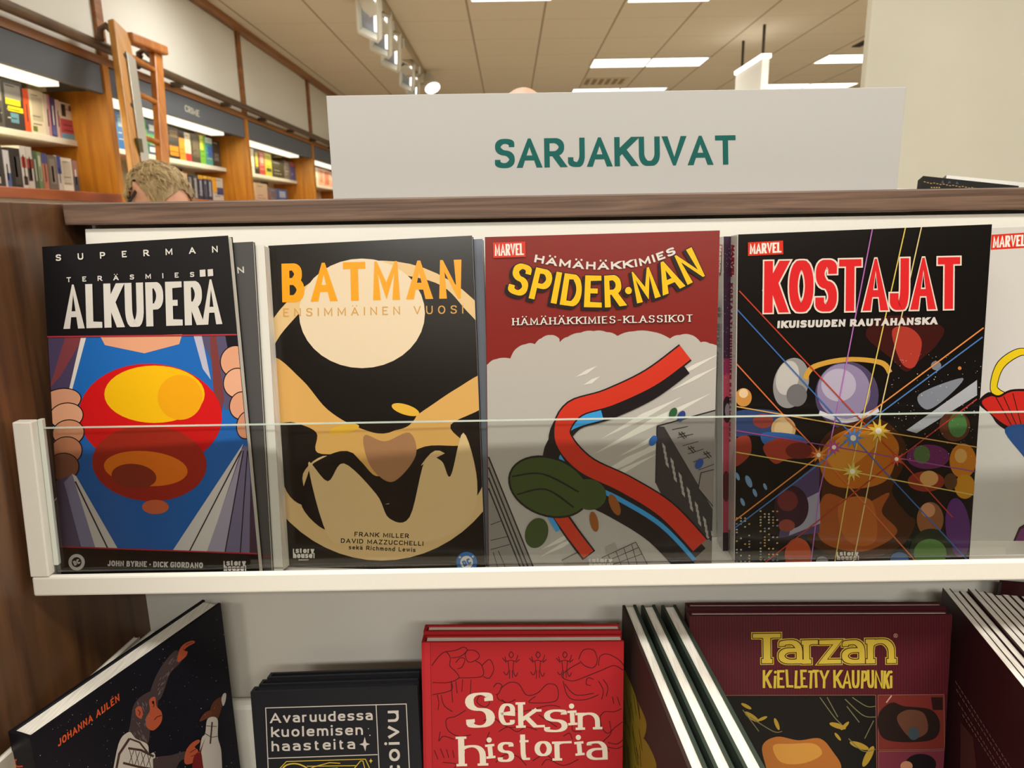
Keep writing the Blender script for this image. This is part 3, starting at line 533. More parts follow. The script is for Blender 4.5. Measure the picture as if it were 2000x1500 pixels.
# --- red hardback with dark line drawings
aC = Art(.5); PC = lambda l: [(800+x/3.333, 1150+y/3.333) for x, y in l]; ink = '#3a0c10'
aC.poly([(820, 1254), (842, 1254), (852, 1900), (832, 1900)], '#b3252c'); aC.lines([[(840.5, 1254), (851, 1880)]], 1.4, '#7e171c')
cur = [[(145, 500), (190, 440), (235, 410), (265, 450), (262, 500), (300, 540), (320, 580), (250, 610), (148, 610)], [(230, 410), (300, 400), (350, 380), (375, 400), (330, 440), (270, 450)], [(300, 480), (330, 450), (360, 460), (340, 510), (310, 520)], [(360, 430), (380, 400), (430, 405), (455, 440), (420, 470), (380, 475), (360, 430)], [(430, 470), (470, 500), (470, 570), (320, 580)], [(470, 500), (520, 460), (548, 520), (520, 580), (480, 572)], [(150, 690), (270, 660), (270, 600)], [(270, 600), (280, 740)], [(345, 590), (340, 670)], [(400, 590), (395, 690)], [(300, 600), (310, 680)], [(180, 690), (190, 740), (185, 790)], [(205, 690), (225, 760), (280, 800)],
       [(545, 640), (570, 615), (600, 630), (580, 680), (560, 690)], [(590, 650), (650, 610), (710, 620), (760, 690), (830, 680), (900, 620), (960, 640), (950, 730), (780, 740), (820, 700)], [(570, 690), (580, 720), (640, 740), (690, 720)], [(600, 720), (700, 800), (900, 760), (980, 770)],
       [(1100, 460), (1130, 400), (1190, 395), (1215, 430), (1220, 480), (1190, 515), (1140, 500), (1110, 470)], [(1110, 480), (1040, 520), (990, 570), (1060, 600), (1150, 570)], [(1150, 570), (1250, 530), (1330, 500), (1390, 530)], [(1230, 500), (1240, 440), (1290, 425), (1360, 460), (1395, 500)], [(1000, 600), (1020, 680), (1060, 720), (1150, 720), (1230, 690)], [(1010, 620), (1080, 690), (1200, 680)], [(1200, 590), (1160, 580), (1150, 620), (1180, 630)], [(1230, 600), (1260, 660), (1250, 720)], [(1260, 590), (1290, 640), (1280, 700)], [(1320, 700), (1330, 750)], [(1350, 700), (1370, 760)],
       [(1240, 830), (1270, 800), (1330, 800), (1380, 780)], [(1240, 830), (1250, 900), (1290, 940), (1340, 900), (1395, 860)], [(1300, 860), (1310, 940), (1260, 1000), (1300, 1060)], [(365, 790), (300, 830), (240, 850), (250, 920), (320, 960), (400, 950)], [(200, 930), (190, 990), (220, 960), (290, 980)], [(450, 700), (500, 690), (520, 740), (490, 770), (440, 740), (450, 700)], [(480, 860), (540, 840), (590, 870), (640, 900), (700, 900)], [(580, 930), (640, 900), (700, 930), (760, 900), (830, 920)], [(840, 820), (900, 860), (960, 900)], [(1010, 800), (1060, 830), (1060, 920), (1120, 930)], [(520, 930), (500, 1000), (540, 1060)], [(160, 1050), (185, 1110)], [(200, 1040), (225, 1100)], [(240, 1045), (255, 1100)], [(280, 1050), (290, 1100)], [(560, 1130), (620, 1080), (700, 1090), (760, 1150)], [(800, 1120), (880, 1080), (940, 1120)], [(1000, 960), (1040, 940), (1060, 980)], [(860, 1150), (900, 1110), (1000, 1150), (1100, 1110)], [(1290, 1000), (1350, 1010), (1390, 980)], [(1290, 1030), (1350, 1040), (1390, 1020)], [(215, 1130), (300, 1140), (290, 1170)]]
for cx in (660, 835, 1010):
    cur += [[(cx-40, 440), (cx-30, 470), (cx, 465), (cx+30, 470), (cx+45, 430)], [(cx-14, 430), (cx, 410), (cx+16, 430), (cx, 450), (cx-14, 430)], [(cx-20, 470), (cx-14, 530), (cx-30, 560), (cx-48, 540)], [(cx+18, 470), (cx+14, 530), (cx+30, 570), (cx+44, 545)], [(cx-8, 530), (cx-10, 585)], [(cx+8, 530), (cx+10, 580)], [(cx-30, 480), (cx-56, 450)], [(cx+30, 480), (cx+56, 460)]]
aC.lines([PC(l) for l in cur], 1.4, ink, True)
cC = '#ddd0bb'
for t, x0, y0, x1, y1, h, wv in (('S', 372, 910, 560, 895, 68, 17), ('e', 580, 888, 688, 886, 60, 9.5), ('k', 708, 905, 836, 902, 50, 10), ('s', 876, 935, 1030, 930, 63, 12), ('i', 1040, 888, 1085, 886, 40, 9), ('n', 1096, 918, 1240, 914, 47, 9.5),
                                ('h', 320, 1155, 498, 1150, 58, 12), ('i', 505, 1105, 555, 1102, 39, 9), ('s', 575, 1128, 682, 1124, 55, 10), ('t', 704, 1115, 800, 1112, 55, 9.5), ('o', 815, 1090, 928, 1086, 41, 10), ('r', 945, 1118, 1075, 1114, 53, 10), ('i', 1085, 1085, 1135, 1082, 38, 9), ('a', 1152, 1115, 1290, 1110, 52, 10)):
    (p0, p1) = PC([(x0, y0), (x1, y1)])
    if t == 'i': p0, p1 = ((p0[0]+p1[0])/2-4.5, p0[1]), ((p0[0]+p1[0])/2+4.5, p1[1])
    aC.text(t, p0, p1, h, wv, 4.2, cC, serif=4.5 if t in 'kihnr' else 0)

# --- maroon album
aE = Art(.4); PE = lambda l: [(1300+x/2.857, 1120+y/2.857) for x, y in l]
aE.lay = 1
aE.add([[(x, 1202), (x+1.5, 1202), (x+2.1, 1356), (x+.6, 1356)] for x in (1350+i*5.4 for i in range(95))], '#5b1d24')
aE.lay = 3
aE.add([PE([(300, 682), (1172, 680), (1186, 1560), (300, 1560)])], '#151210'); aE.add([PE([(1186, 678), (1552, 676), (1556, 978), (1188, 984)])], '#6e2a24'); aE.add([PE([(1188, 994), (1556, 988), (1568, 1560), (1194, 1560)])], '#6b2c38')
aE.lines([PE(l) for l in ([(300, 680), (1172, 678), (1186, 1560)], [(1185, 678), (1553, 675), (1557, 980), (1187, 986), (1185, 678)], [(1557, 988), (1187, 993), (1194, 1560)])], 1.1, '#8a5a4a')
# plain leaves, hills and patches of colour in the panels
for x, y, l, r in ((480, 800, 60, .6), (540, 810, 36, -.4), (620, 840, 44, 1.2), (960, 850, 60, .3), (1000, 850, 40, -.8), (960, 910, 34, .9), (1080, 960, 70, .35), (1130, 1020, 80, -1.1), (450, 740, 40, .5)):
    X, Y = 1300+x/2.857, 1120+y/2.857; l /= 2.857; aE.ell(X, Y, l*.8, l*.24, '#a5852e', r)
aE.add([PE(smooth([(540, 960), (620, 910), (740, 930), (860, 920), (930, 990), (980, 1090), (900, 1200), (600, 1200), (560, 1080)]))], '#a9652a'); aE.add([PE(smooth([(600, 960), (700, 950), (830, 950), (870, 1010), (760, 1060), (640, 1050)]))], '#c58b3c'); aE.lines([PE(l) for l in ([(860, 690), (940, 800), (980, 840)], [(900, 690), (960, 800)], [(1000, 700), (1100, 790), (1170, 800)], [(1040, 690), (1120, 740), (1170, 740)], [(1010, 740), (1080, 830)], [(470, 800), (600, 880), (650, 880)], [(430, 760), (520, 880)], [(1020, 920), (1100, 990), (1170, 980)], [(1160, 820), (1110, 920)])], 1.6, '#6f6a4a', True)
aE.add([PE(smooth([(1190, 780), (1260, 720), (1330, 740), (1480, 760), (1530, 840), (1500, 920), (1380, 940), (1240, 930), (1190, 880)]))], '#241815'); aE.add([PE(smooth([(1290, 800), (1350, 760), (1440, 780), (1460, 880), (1380, 920), (1320, 870)]))], '#5f3b2c'); aE.ell(1784, 1432, 11, 13, '#3a4448'); aE.lines([PE([(1230, 720), (1260, 680)])], 2, '#b89a8a'); aE.add([PE([(1480, 690), (1545, 690), (1545, 760), (1490, 760)])], '#2a1614'); aE.ell(1798, 1492, 30, 20, '#1a1316'); aE.ell(1770, 1496, 12, 10, '#b0785c')
yl, dk2 = '#c3a83c', '#2c1414'
def tarz(g, c, wh=0):
    for t, x0, y0, x1, y1, h, wv in (('T', 490, 498, 640, 496, 56, 12), ('a', 632, 500, 760, 498, 62, 9.5), ('r', 772, 500, 862, 498, 62, 9.5), ('z', 860, 500, 975, 498, 62, 9.5), ('a', 985, 500, 1108, 498, 62, 9.5), ('n', 1128, 498, 1272, 496, 64, 9.5)):
        (p0, p1) = PE([(x0, y0), (x1, y1)]); aE.text(t, p0, p1, h, wv, 6.2, c, grow=g, serif=3.4 if t in 'Trn' else 0)
tarz(4.0, yl); tarz(2.4, dk2); tarz(.8, yl)
for t, x0, x1, dy in (('K', 540, 590, 0), ('i', 600, 612, 2), ('E', 620, 662, 0), ('L', 672, 712, -3), ('L', 716, 752, 2), ('E', 752, 790, -2), ('T', 790, 824, 2), ('T', 822, 856, -2), ('Y', 855, 908, 1), ('K', 934, 984, -1), ('A', 982, 1034, 2), ('U', 1036, 1080, 0), ('P', 1086, 1122, 2), ('U', 1122, 1162, -1), ('N', 1162, 1210, 1), ('K', 1208, 1246, 3), ('i', 1248, 1262, 0)):
    (p0, p1) = PE([(x0, 637+dy), (x1, 637+dy)]); aE.text(t, p0, p1, 35 if t != 'i' else 34, 5, 4.4, yl, slant=.02*dy)
aE.ell(1748, 1240.5, 4.2, 4.2, '#b08a7a'); aE.ell(1748, 1240.5, 3.3, 3.3, '#481820'); aE.text('R', (1746.2, 1243), (1749.8, 1243), 4.8, .8, .8, '#b08a7a')
# --- brown back board with gold drawing
aD = Art(.5)
rnd = random.Random(5)
aD.poly([(1216, 1322), (1228, 1326), (1244, 1366), (1262, 1410), (1258, 1440), (1246, 1450), (1240, 1500), (1216, 1510)], '#8f7f24', True); aD.poly([(1240, 1440), (1262, 1448), (1282, 1500), (1245, 1510)], '#8f7f24', True)
aD.lines([[(x, y), (x+rnd.uniform(2, 8), y+rnd.uniform(20, 46))] for x, y in [(rnd.uniform(1218, 1250), rnd.uniform(1340, 1470)) for _ in range(26)]], .9, '#3a2a16')
# --- maroon paperback side with rope lines
aF = Art(.35)
for ofs in ((1866, 1330), (1868, 1346), (1872, 1372), (1880, 1395)):
    aF.lines([[(ofs[0]+i*6, ofs[1]+i*9.4), (ofs[0]+i*6+3.5, ofs[1]+i*9.4+7)] for i in range(20)], 1.3, '#8a6a64')
aF.poly([(1876, 1410), (1900, 1440), (1910, 1520), (1876, 1520)], '#58302c')
# ------------------------------------------------------------------ materials
wood = noise_mat('walnut_laminate', '#46342a', '#7f6452', scale=(3, 60, 110), ns=2.2, detail=9, rough=.42, dist=1.2, lo=.28, hi=.72)
sidewood = noise_mat('dark_panel_laminate', '#40281a', '#77502f', scale=(60, 26, 2.2), ns=1.6, detail=9, rough=.38, dist=1.5, lo=.25, hi=.78)
white = noise_mat('white_powder_coat', '#d7d3c7', '#d9d5ca', ns=900, detail=2, rough=.42)
whitewall = noise_mat('painted_wall', '#cfcbb9', '#d6d2c1', ns=3, detail=3, rough=.9)
panelwhite = M('#dcdacf', .7); oak = noise_mat('oak_veneer', '#ad6a12', '#ca871f', scale=(9, 9, .8), ns=2.4, detail=7, rough=.45, dist=.8)
oakdark = noise_mat('oak_trim', '#7a4a1e', '#98622c', scale=(14, .8, 14), ns=2, detail=6, rough=.45); slate = M('#5a5d62', .85); shelfwhite = M('#d8d4c6', .5)
backcream = M('#d9cda6', .8); brass = M('#5a4a38', .35, metal=.6); steel = M('#b8b4a8', .35, metal=.7)
lamp = EM('lamp_diffuser', (1, .98, .92), 4.0); lampw = EM('shelf_lamp', (1, .93, .74), 1.5)

# ------------------------------------------------------------------ the setting
m = MB(); m.box(-2.7, 7, -4, 13, -.1, 0, noise_mat('floor_vinyl', '#a89c8a', '#bbae9a', ns=4, rough=.5)); struct('floor', m)
cm = bpy.data.materials.new('ceiling_tiles'); cm.use_nodes = True; nt = cm.node_tree; N = nt.nodes; L = nt.links; bs = N['Principled BSDF']; bs.inputs['Roughness'].default_value = .9
tc = N.new('ShaderNodeTexCoord'); sep = N.new('ShaderNodeSeparateXYZ'); L.new(tc.outputs['Object'], sep.inputs[0])
def joint(sock, off, per, half):
    a = N.new('ShaderNodeMath'); a.operation = 'ADD'; a.inputs[1].default_value = off; L.new(sock, a.inputs[0])
    b = N.new('ShaderNodeMath'); b.operation = 'PINGPONG'; b.inputs[1].default_value = per/2; L.new(a.outputs[0], b.inputs[0])
    c = N.new('ShaderNodeMath'); c.operation = 'LESS_THAN'; c.inputs[1].default_value = half; L.new(b.outputs[0], c.inputs[0]); return c.outputs[0]
jx = joint(sep.outputs[0], 20*.572+.282, .572, .008); jy = joint(sep.outputs[1], .04, .61, .006)
mx = N.new('ShaderNodeMix'); mx.data_type = 'RGBA'; mx.inputs[6].default_value = (*lin('#d6c9b2'), 1); mx.inputs[7].default_value = (*lin('#9c8a70'), 1); L.new(jx, mx.inputs[0])
mf = N.new('ShaderNodeMath'); mf.operation = 'MULTIPLY'; mf.inputs[1].default_value = .35; L.new(jy, mf.inputs[0])
mx2 = N.new('ShaderNodeMix'); mx2.data_type = 'RGBA'; L.new(mf.outputs[0], mx2.inputs[0]); L.new(mx.outputs[2], mx2.inputs[6]); mx2.inputs[7].default_value = (*lin('#a89678'), 1); L.new(mx2.outputs[2], bs.inputs['Base Color'])
m = MB(); m.box(-2.7, 7, -4, 13, CEIL, CEIL+.1, cm); struct('ceiling', m)
m = MB(); m.box(-2.7, -2.6, -4, 13, 0, CEIL, whitewall); struct('wall_left', m)
m = MB(); m.box(-2.6, 7, -4, -3.9, 0, CEIL, whitewall); struct('wall_rear', m)
m = MB(); m.box(-2.6, 7, -3.899, -3.6, 0, 2.15, noise_mat('dark_reflection_mat', '#38281a', '#4c3826', scale=(6, 6, 1), ns=2, rough=.6)); struct('rear_reflection_block', m)  # unseen dark block, added so acrylic and glossy covers reflect less brightness
m = MB(); m.box(-2.6, 7, 12.9, 13, 0, CEIL, whitewall); struct('wall_back', m)
m = MB(); m.box(6.9, 7, -4, 12.9, 0, CEIL, whitewall); struct('wall_far_right', m)
m = MB(); m.box(.765, 2.6, 1.62, 1.645, 0, CEIL, whitewall); struct('wall_right', m, .004)
m = MB(); m.box(-2.14, -2.08, 0, 12.5, 2.985, CEIL, oakdark); struct('trim_1', m)

# ------------------------------------------------------------------ ceiling lights and fittings
def panel_light(x0, x1, y0, y1, label, group=None):
    r = empty('ceiling_light', ((x0+x1)/2, (y0+y1)/2, CEIL)); tag(r, label, 'ceiling light', group)
    m = MB(); t = .014
    for a in ((x0-t, x1+t, y0-t, y0), (x0-t, x1+t, y1, y1+t), (x0-t, x0, y0, y1), (x1, x1+t, y0, y1)): m.box(*a, CEIL-.012, CEIL-.0005, shelfwhite)
    m.build('frame', r); m = MB(); m.box(x0, x1, y0, y1, CEIL-.01, CEIL-.0008, lamp); m.build('diffuser', r)
panel_light(.86, 1.41, 7.48, 7.86, 'white panel light left of its pair, far ceiling above the sign')
panel_light(1.43, 1.98, 7.48, 7.86, 'white panel light right of its pair, left of the hanging box sign')
panel_light(.8, 1.35, 9.1, 9.4, 'farthest panel light peeking over the sign edge, below the grille')
panel_light(1.37, 1.92, 9.1, 9.4, 'panel light peeking over the sign edge, next to the hanging sign')
panel_light(3.06, 3.6, 9.0, 9.3, 'low panel light just right of the hanging sign, left of its pair')
panel_light(3.62, 4.17, 9.0, 9.3, 'low panel light near the white wall, right of its pair')
panel_light(3.15, 3.72, 7.46, 7.84, 'bright panel light cut by the edge of the white wall')
panel_light(-.24, .32, 5.2, 5.53, 'panel light at the top picture edge, above the sign middle')
panel_light(.88, 1.46, 5.2, 5.61, 'panel light at the top picture edge, right of the middle')
r = empty('air_vent', (1.1, 8.65, CEIL)); tag(r, 'pale slotted air grille in the ceiling above the sign', 'air vent')
m = MB(); m.box(.86, 1.36, 8.46, 8.86, CEIL-.008, CEIL-.0005, M('#cdbc9e', .8)); m.build('plate', r)
for i in range(6):
    m = MB(); m.box(.89+i*.078, .935+i*.078, 8.5, 8.82, CEIL-.011, CEIL-.0082, M('#8f7d62', .9)); m.build('slot', r)
r = empty('slot_diffuser', (3.25, 7.0, CEIL)); tag(r, 'narrow dark slot in the ceiling beside the white wall', 'air vent')
m = MB(); m.box(3.22, 3.3, 6.2, 7.15, CEIL-.01, CEIL-.0005, M('#3c3328', .8)); m.build('frame', r); m = MB(); m.box(3.245, 3.275, 6.22, 7.13, CEIL-.014, CEIL-.01, M('#221c16', .8)); m.build('slot', r)
# hanging box sign
q = [atY(x, y, 6.6) for x, y in ((1447, 140), (1488, 118), (1490, 230), (1448, 230))]
hx0, hx1, hz1 = 2.13, 2.16, q[1].z-.02
r = empty('hanging_sign', (2.14, 6.6, hz1-.5)); tag(r, 'white box sign hanging on two rods below the ceiling', 'hanging sign')
m = MB(); m.box(2.09, 2.15, 6.25, 6.95, hz1-.62, hz1-.03, panelwhite); m.build('board', r, .004)
m = MB(); m.box(2.08, 2.16, 6.24, 6.96, hz1-.029, hz1, lamp); m.build('lit_top', r)
for y in (6.33, 6.87): m = MB(); m.tube([(2.12, y, hz1), (2.12, y, CEIL)], .012, M('#4a4036', .5)); m.build('rod', r)
# spot track
r = empty('light_track', (-.86, 7, CEIL)); tag(r, 'white spotlight track running along the ceiling', 'lighting track')
m = MB(); m.box(-.885, -.85, 4.6, 9.3, CEIL-.035, CEIL-.0005, M('#a8977c', .6)); m.build('rail', r)
white2 = M('#d9d6c8', .4)
def spot(x, y, label, round_=False, k=1.0):
    r = empty('spotlight', (x, y, CEIL-.12)); tag(r, label, 'spotlight', 'spotlights on the ceiling track')
    m = MB(); m.tube([(-.867, y, CEIL-.036), (-.867, y, CEIL-.1)], .014, white2); m.tube([(-.867, y, CEIL-.1), (x, y, CEIL-.13)], .012, white2); m.build('stem', r)
    d = Vector((-.45, -.55, -.7)).normalized() if not round_ else Vector((.3, -.45, -.8)).normalized(); p = Vector((x, y, CEIL-.108))
    if round_:
        m = MB(); m.tube([p-d*.08, p+d*.02, p+d*.09], [.035, .07, .085], white2, 20); hs = m.build('housing', r)
        m = MB(); m.tube([p+d*.0901, p+d*.094], .078, lamp, 20); m.build('lamp', hs)
    else:       # open gimbal frame with a round cup and a bright tube
        m = MB(); s = Vector((.15, .97, 0)).normalized(); s = (s-d*s.dot(d)).normalized(); u = d.cross(s); A_, B_ = .23*k, .095*k
        for b in (-1, 1): m.bar(p+s*A_*b-u*B_, p+s*A_*b+u*B_, .03*k, .05, white2, s); m.bar(p-s*A_+u*B_*b, p+s*A_+u*B_*b, .05, .014, white2, d)
        m.build('frame', r); m = MB(); m.bar(p-s*A_*.98-d*.03, p+s*A_*.98-d*.03, .008, B_*1.96, M('#aab4c6', .3, metal=.5), d); m.build('reflector', r)
        m = MB(); c = p-d*.05-s*.06*k; m.tube([c-d*.02, c, c+d*.05], [.03*k, .07*k, .088*k], white2, 20); hs = m.build('housing', r)
        m = MB(); m.bar(p-s*A_*.8+u*B_*.62-d*.02, p+s*A_*.8+u*B_*.62-d*.02, .045*k, .012, lamp, u); m.build('lamp', hs)
spot(-.95, 5.38, 'large spotlight nearest the top edge of the picture', k=.85); spot(-.96, 5.9, 'large double spotlight second along the track', k=.85); spot(-.97, 6.44, 'spotlight just before the gap in the track', k=.85); spot(-.99, 7.55, 'small spotlight just after the gap in the track', k=.75)
spot(-1.0, 8.08, 'small spotlight touching the round end lamp', k=.7); spot(-.80, 7.9, 'round lit spotlight at the far end of the track', True)

# ------------------------------------------------------------------ wall bookcases on the left
YB = [.02, 2.06, 4.06, 6.12, 8.12, 10.1]; XF, XK = -2.13, -2.57; Z2 = 1.672; Z1 = 1.952; XS = -2.31
rail_z = 2.395
for i in range(1, 5):
    y0, y1 = YB[i], YB[i+1]
    r = empty('wall_bookcase', (XK, (y0+y1)/2, 0)); nm = ['', 'oak bookcase bay with orange book, left of the ladder', 'oak bookcase bay under the CRIME header, behind the blond person', 'third visible oak bookcase bay, left of the sign', 'farthest oak bookcase bay, half behind the sign'][i]
    tag(r, nm, 'bookcase', 'oak bookcases along the left wall')
    m = MB(); m.box(XK, XF-.002, y1-.045, y1, 0, 2.2, oak); m.build('side_panel', r)
    m = MB(); m.box(XK, XF-.002, y0, y0+.03, 0, 2.2, oak); m.build('side_panel', r)
    m = MB(); m.box(XK-.03, XK, y0, y1, 0, 2.98, backcream); m.build('back_panel', r)
    m = MB(); m.box(XK, XS, y0+.031, y1-.046, Z1-.03, Z1, shelfwhite); m.build('shelf', r, .002)
    m = MB(); m.box(XS-.25, XS-.2, y0+.2, y0+.25, Z1-.06, Z1-.03, M('#2e1d14')); m.build('shelf_bracket', r); m = MB(); m.box(XS-.25, XS-.2, y1-.5, y1-.42, Z1-.06, Z1-.03, M('#2e1d14')); m.build('shelf_bracket', r)
    m = MB(); m.box(XK, XF+.02, y0+.031, y1-.046, Z2-.045, Z2, noise_mat('cherry_ledge', '#8c4322', '#a65a2e', scale=(10, 1, 10), ns=2, rough=.4)); m.build('counter', r, .004)
    m = MB(); m.box(XK, XF-.03, y0+.031, y1-.046, .1, Z2-.046, panelwhite); m.build('lower_cupboard', r)
    m = MB(); m.box(XF-.03, XF, y0+.02, y1-.02, 2.185, 2.325, slate); hd = m.build('header', r)
    if i == 2:
        a = Art(.5); a.text('CRIME', (361, 217), (390, 229), 13, 1.9, 1.8, '#c9c5b4', up=(-.05, -1), tr=.16); mb = MB(); a.put(mb, Vector((XF+.001, 0, 0)), Vector((1, 0, 0))); mb.build('header_lettering', hd)
    m = MB(); m.box(XF-.35, XF-.031, y0+.031, y1-.3, 2.2, 2.325, shelfwhite); m.build('light_box', r)
    m = MB(); m.box(XF-.16, XF-.06, y0+.1, y1-.34, 2.172, 2.199, lampw); m.build('light_strip', r)
    m = MB(); m.box(XF-.02, XF+.005, y0, y1, 2.33, 2.372, oakdark); m.build('rail_board', r)
    m = MB(); m.box(XF-.04, XF-.015, y0+.03, y1-.03, 2.373, 2.984, panelwhite); m.build('upper_panel', r)
    m = MB(); m.box(XF-.014, XF+.006, y0-.035, y0+.035, 2.373, 2.984, oakdark); m.build('post', r)
    m = MB(); m.box(XF-.02, XF+.012, y1-.05, y1+.005, 1.0, 2.329, oak); m.build('front_post', r)
    area('shelf_tube', (XF-.11, (y0+y1)/2-.12, 2.15), .06, 1.6, 10, (1, .86, .55), (0, radians(-25), 0))
r = empty('ladder_rail', (-2.06, 6, rail_z)); tag(r, 'dark brown ladder rail along the bookcase tops', 'rail')
m = MB(); m.tube([(-2.06, 2.0, rail_z), (-2.06, 10.0, rail_z)], .025, noise_mat('rail_brown', '#54402f', '#6b543c', ns=8, rough=.35)); m.build('tube', r)
for y in (3.1, 4.8, 5.6, 6.4, 7.2, 8.0, 8.8): m = MB(); m.box(-2.124, -2.06, y, y+.04, rail_z-.04, rail_z-.012, brass); m.build('bracket', r)

# ladder hooked on the rail
LTp, LB = atX(232, 53, -1.98), atX(268, 315, -1.86); RTp, RB = atX(304, 100, -1.98), atX(318, 312, -1.86)
def foot(a, b): d = b-a; return a+d*(a.z/-d.z)
LF, RF = foot(LTp, LB), foot(RTp, RB); lwood = noise_mat('ladder_oak', '#b3792f', '#c68f45', scale=(12, 12, 1), ns=2, rough=.4); lred = noise_mat('ladder_beech', '#a35f24', '#bb7834', scale=(12, 12, 1), ns=2, rough=.35)
r = empty('library_ladder', (LF+RF)/2); tag(r, 'wooden library ladder hooked on the bookcase rail', 'ladder')
Yv = Vector((0, 1, 0)); m = MB(); m.bar(LTp, LF, .145, .035, lwood, Yv); st = m.build('stile', r, .008)
m = MB(); m.bar(LTp+(LF-LTp)*.055+Vector((.023, .034, 0)), LTp+(LF-LTp)*.6+Vector((.023, .034, 0)), .08, .008, steel, Yv); m.build('metal_strip', st, .002)
m = MB(); m.bar(RTp, RF, .085, .035, lred, Yv); m.build('stile', r, .006)
for k in (.05, .125, .215, .31, .4, .5, .6, .7, .8, .9):
    m = MB(); m.tube([LTp+(LF-LTp)*k, RTp+(RF-RTp)*k], .015, lred); m.build('rung', r)
m = MB(); m.bar(LTp+Vector((.01, .05, -.035)), RTp+Vector((.02, .045, .01)), .05, .07, lred, Vector((0, 0, 1))); m.build('top_bar', r, .01)
for P_, q_ in ((LTp, LF), (RTp, RF)):
    m = MB(); h0 = P_+Vector((-.018, -.03, -.03)); m.tube([h0, h0+Vector((-.03, -.004, .03)), h0+Vector((-.06, -.008, .012)), h0+Vector((-.066, -.01, -.06)), (-2.05, h0.y-.01, rail_z+.04)], .017, M('#6a4c34', .4)); m.build('hook', r)
for k in (.06, .16): m = MB(); p = LTp+(LF-LTp)*k; m.tube([p+Vector((.017, -.012, 0)), p+Vector((.022, -.012, 0))], .012, M('#2a1c12')); m.build('bolt', r)
p = LTp+(LF-LTp)*.247; m = MB(); m.box(p.x+.012, p.x+.03, p.y-.02, p.y+.018, p.z-.04, p.z+.05, M('#4d4218', .5)); m.build('latch_plate', r)

# ------------------------------------------------------------------ books on the wall shelves
def far_book(x0, x1, ys, X, z, h, d, cols, label, lean=0, cat='book', grp='books on the wall shelves'):
    h *= 1.08 if z > 1.8 else .95; ya, yb = atX(x0, ys, X).y, atX(x1, ys, X).y-.002; m = MB(); dy = lean*h
    A = lambda y, xx, zz: (xx, y-dy*(zz-z)/h*-1, zz)
    m.hexa([A(ya, X, z+h), A(yb, X, z+h), A(yb, X, z), A(ya, X, z)], [A(ya, X-d, z+h), A(yb, X-d, z+h), A(yb, X-d, z), A(ya, X-d, z)], M(cols[0], .4))
    m.mesh([A(ya+.002, X-.004, z+h+.0006), A(yb-.002, X-.004, z+h+.0006), A(yb-.002, X-d+.004, z+h+.0006), A(ya+.002, X-d+.004, z+h+.0006)], [(0, 1, 2, 3)], M('#ded7c4', .8))
    rb = random.Random(int(x0*7+x1)); dark = sum(lin(cols[0])) > .6; tc_ = '#3a3634' if dark else '#d8d2c4'; wide = yb-ya > .075
    marks = [(tc_, .15, .15+rb.uniform(.4, .7), v, v+.018) for v in (rb.uniform(.2, .3), rb.uniform(.36, .44), rb.uniform(.82, .9))] if wide else [(tc_, .38, .6, rb.uniform(.2, .3), rb.uniform(.62, .8))]
    for c, u0, u1, v0, v1 in cols[1:]+marks:
        Y = lambda u: ya+(yb-ya)*u
        m.mesh([A(Y(u0), X+.0008, z+h*v1), A(Y(u1), X+.0008, z+h*v1), A(Y(u1), X+.0008, z+h*v0), A(Y(u0), X+.0008, z+h*v0)], [(0, 1, 2, 3)], M(c, .4))
    o = m.build('book'); tag(o, label, cat, grp); return o
U = XS-.012
k1 = lambda x: x/4.168
# nearest visible bay, upper shelf
for x0, x1, h, cols, lab, ln in (
 (-70, 50, .2, ['#4a4843', ('#8f8c84', .1, .9, .55, .9), ('#201e1c', .2, .8, .1, .4)], 'dark grey and white book at the left picture edge, upper shelf', .1),
 (52, 214, .205, ['#2d2c2b', ('#8c8a86', .1, .9, .62, .92), ('#ecd81c', .12, .85, .5, .62), ('#ecd81c', .2, .95, .37, .47), ('#5c8ba0', .3, .7, .14, .34)], 'black book with big yellow title on the upper shelf', .1),
 (216, 262, .185, ['#d9501c'], 'orange spine between the yellow-titled and the cream book', .1),
 (264, 384, .19, ['#d3cab2', ('#b7ae98', .15, .85, .3, .85), ('#5d7426', .12, .4, .05, .17)], 'thick cream book with small green mark, upper shelf', .1),
 (386, 428, .188, ['#cdbfb4', ('#b8848a', .5, 1, 0, 1)], 'pale pinkish spine right of the thick cream book', .1),
 (430, 472, .18, ['#3d3566', ('#56619a', .1, .9, .05, .3)], 'purple spine on the upper shelf', .1),
 (474, 506, .175, ['#d0b9ae', ('#c77c78', .6, 1, 0, .6)], 'white and pink spine right of the purple one', .1),
 (508, 640, .17, ['#d6cfc2', ('#221d1c', .1, .35, .62, .95), ('#6b2430', .55, .85, .8, .95), ('#b84a58', 0, 1, .16, .55), ('#6fa0c0', 0, 1, 0, .16)], 'white, pink and blue book at the shelf end, left of the ladder', .1)):
    far_book(k1(x0), k1(x1), 40+(880+x1*.15)/4.168, U, Z1+.0006, h, .13, cols, lab, ln)
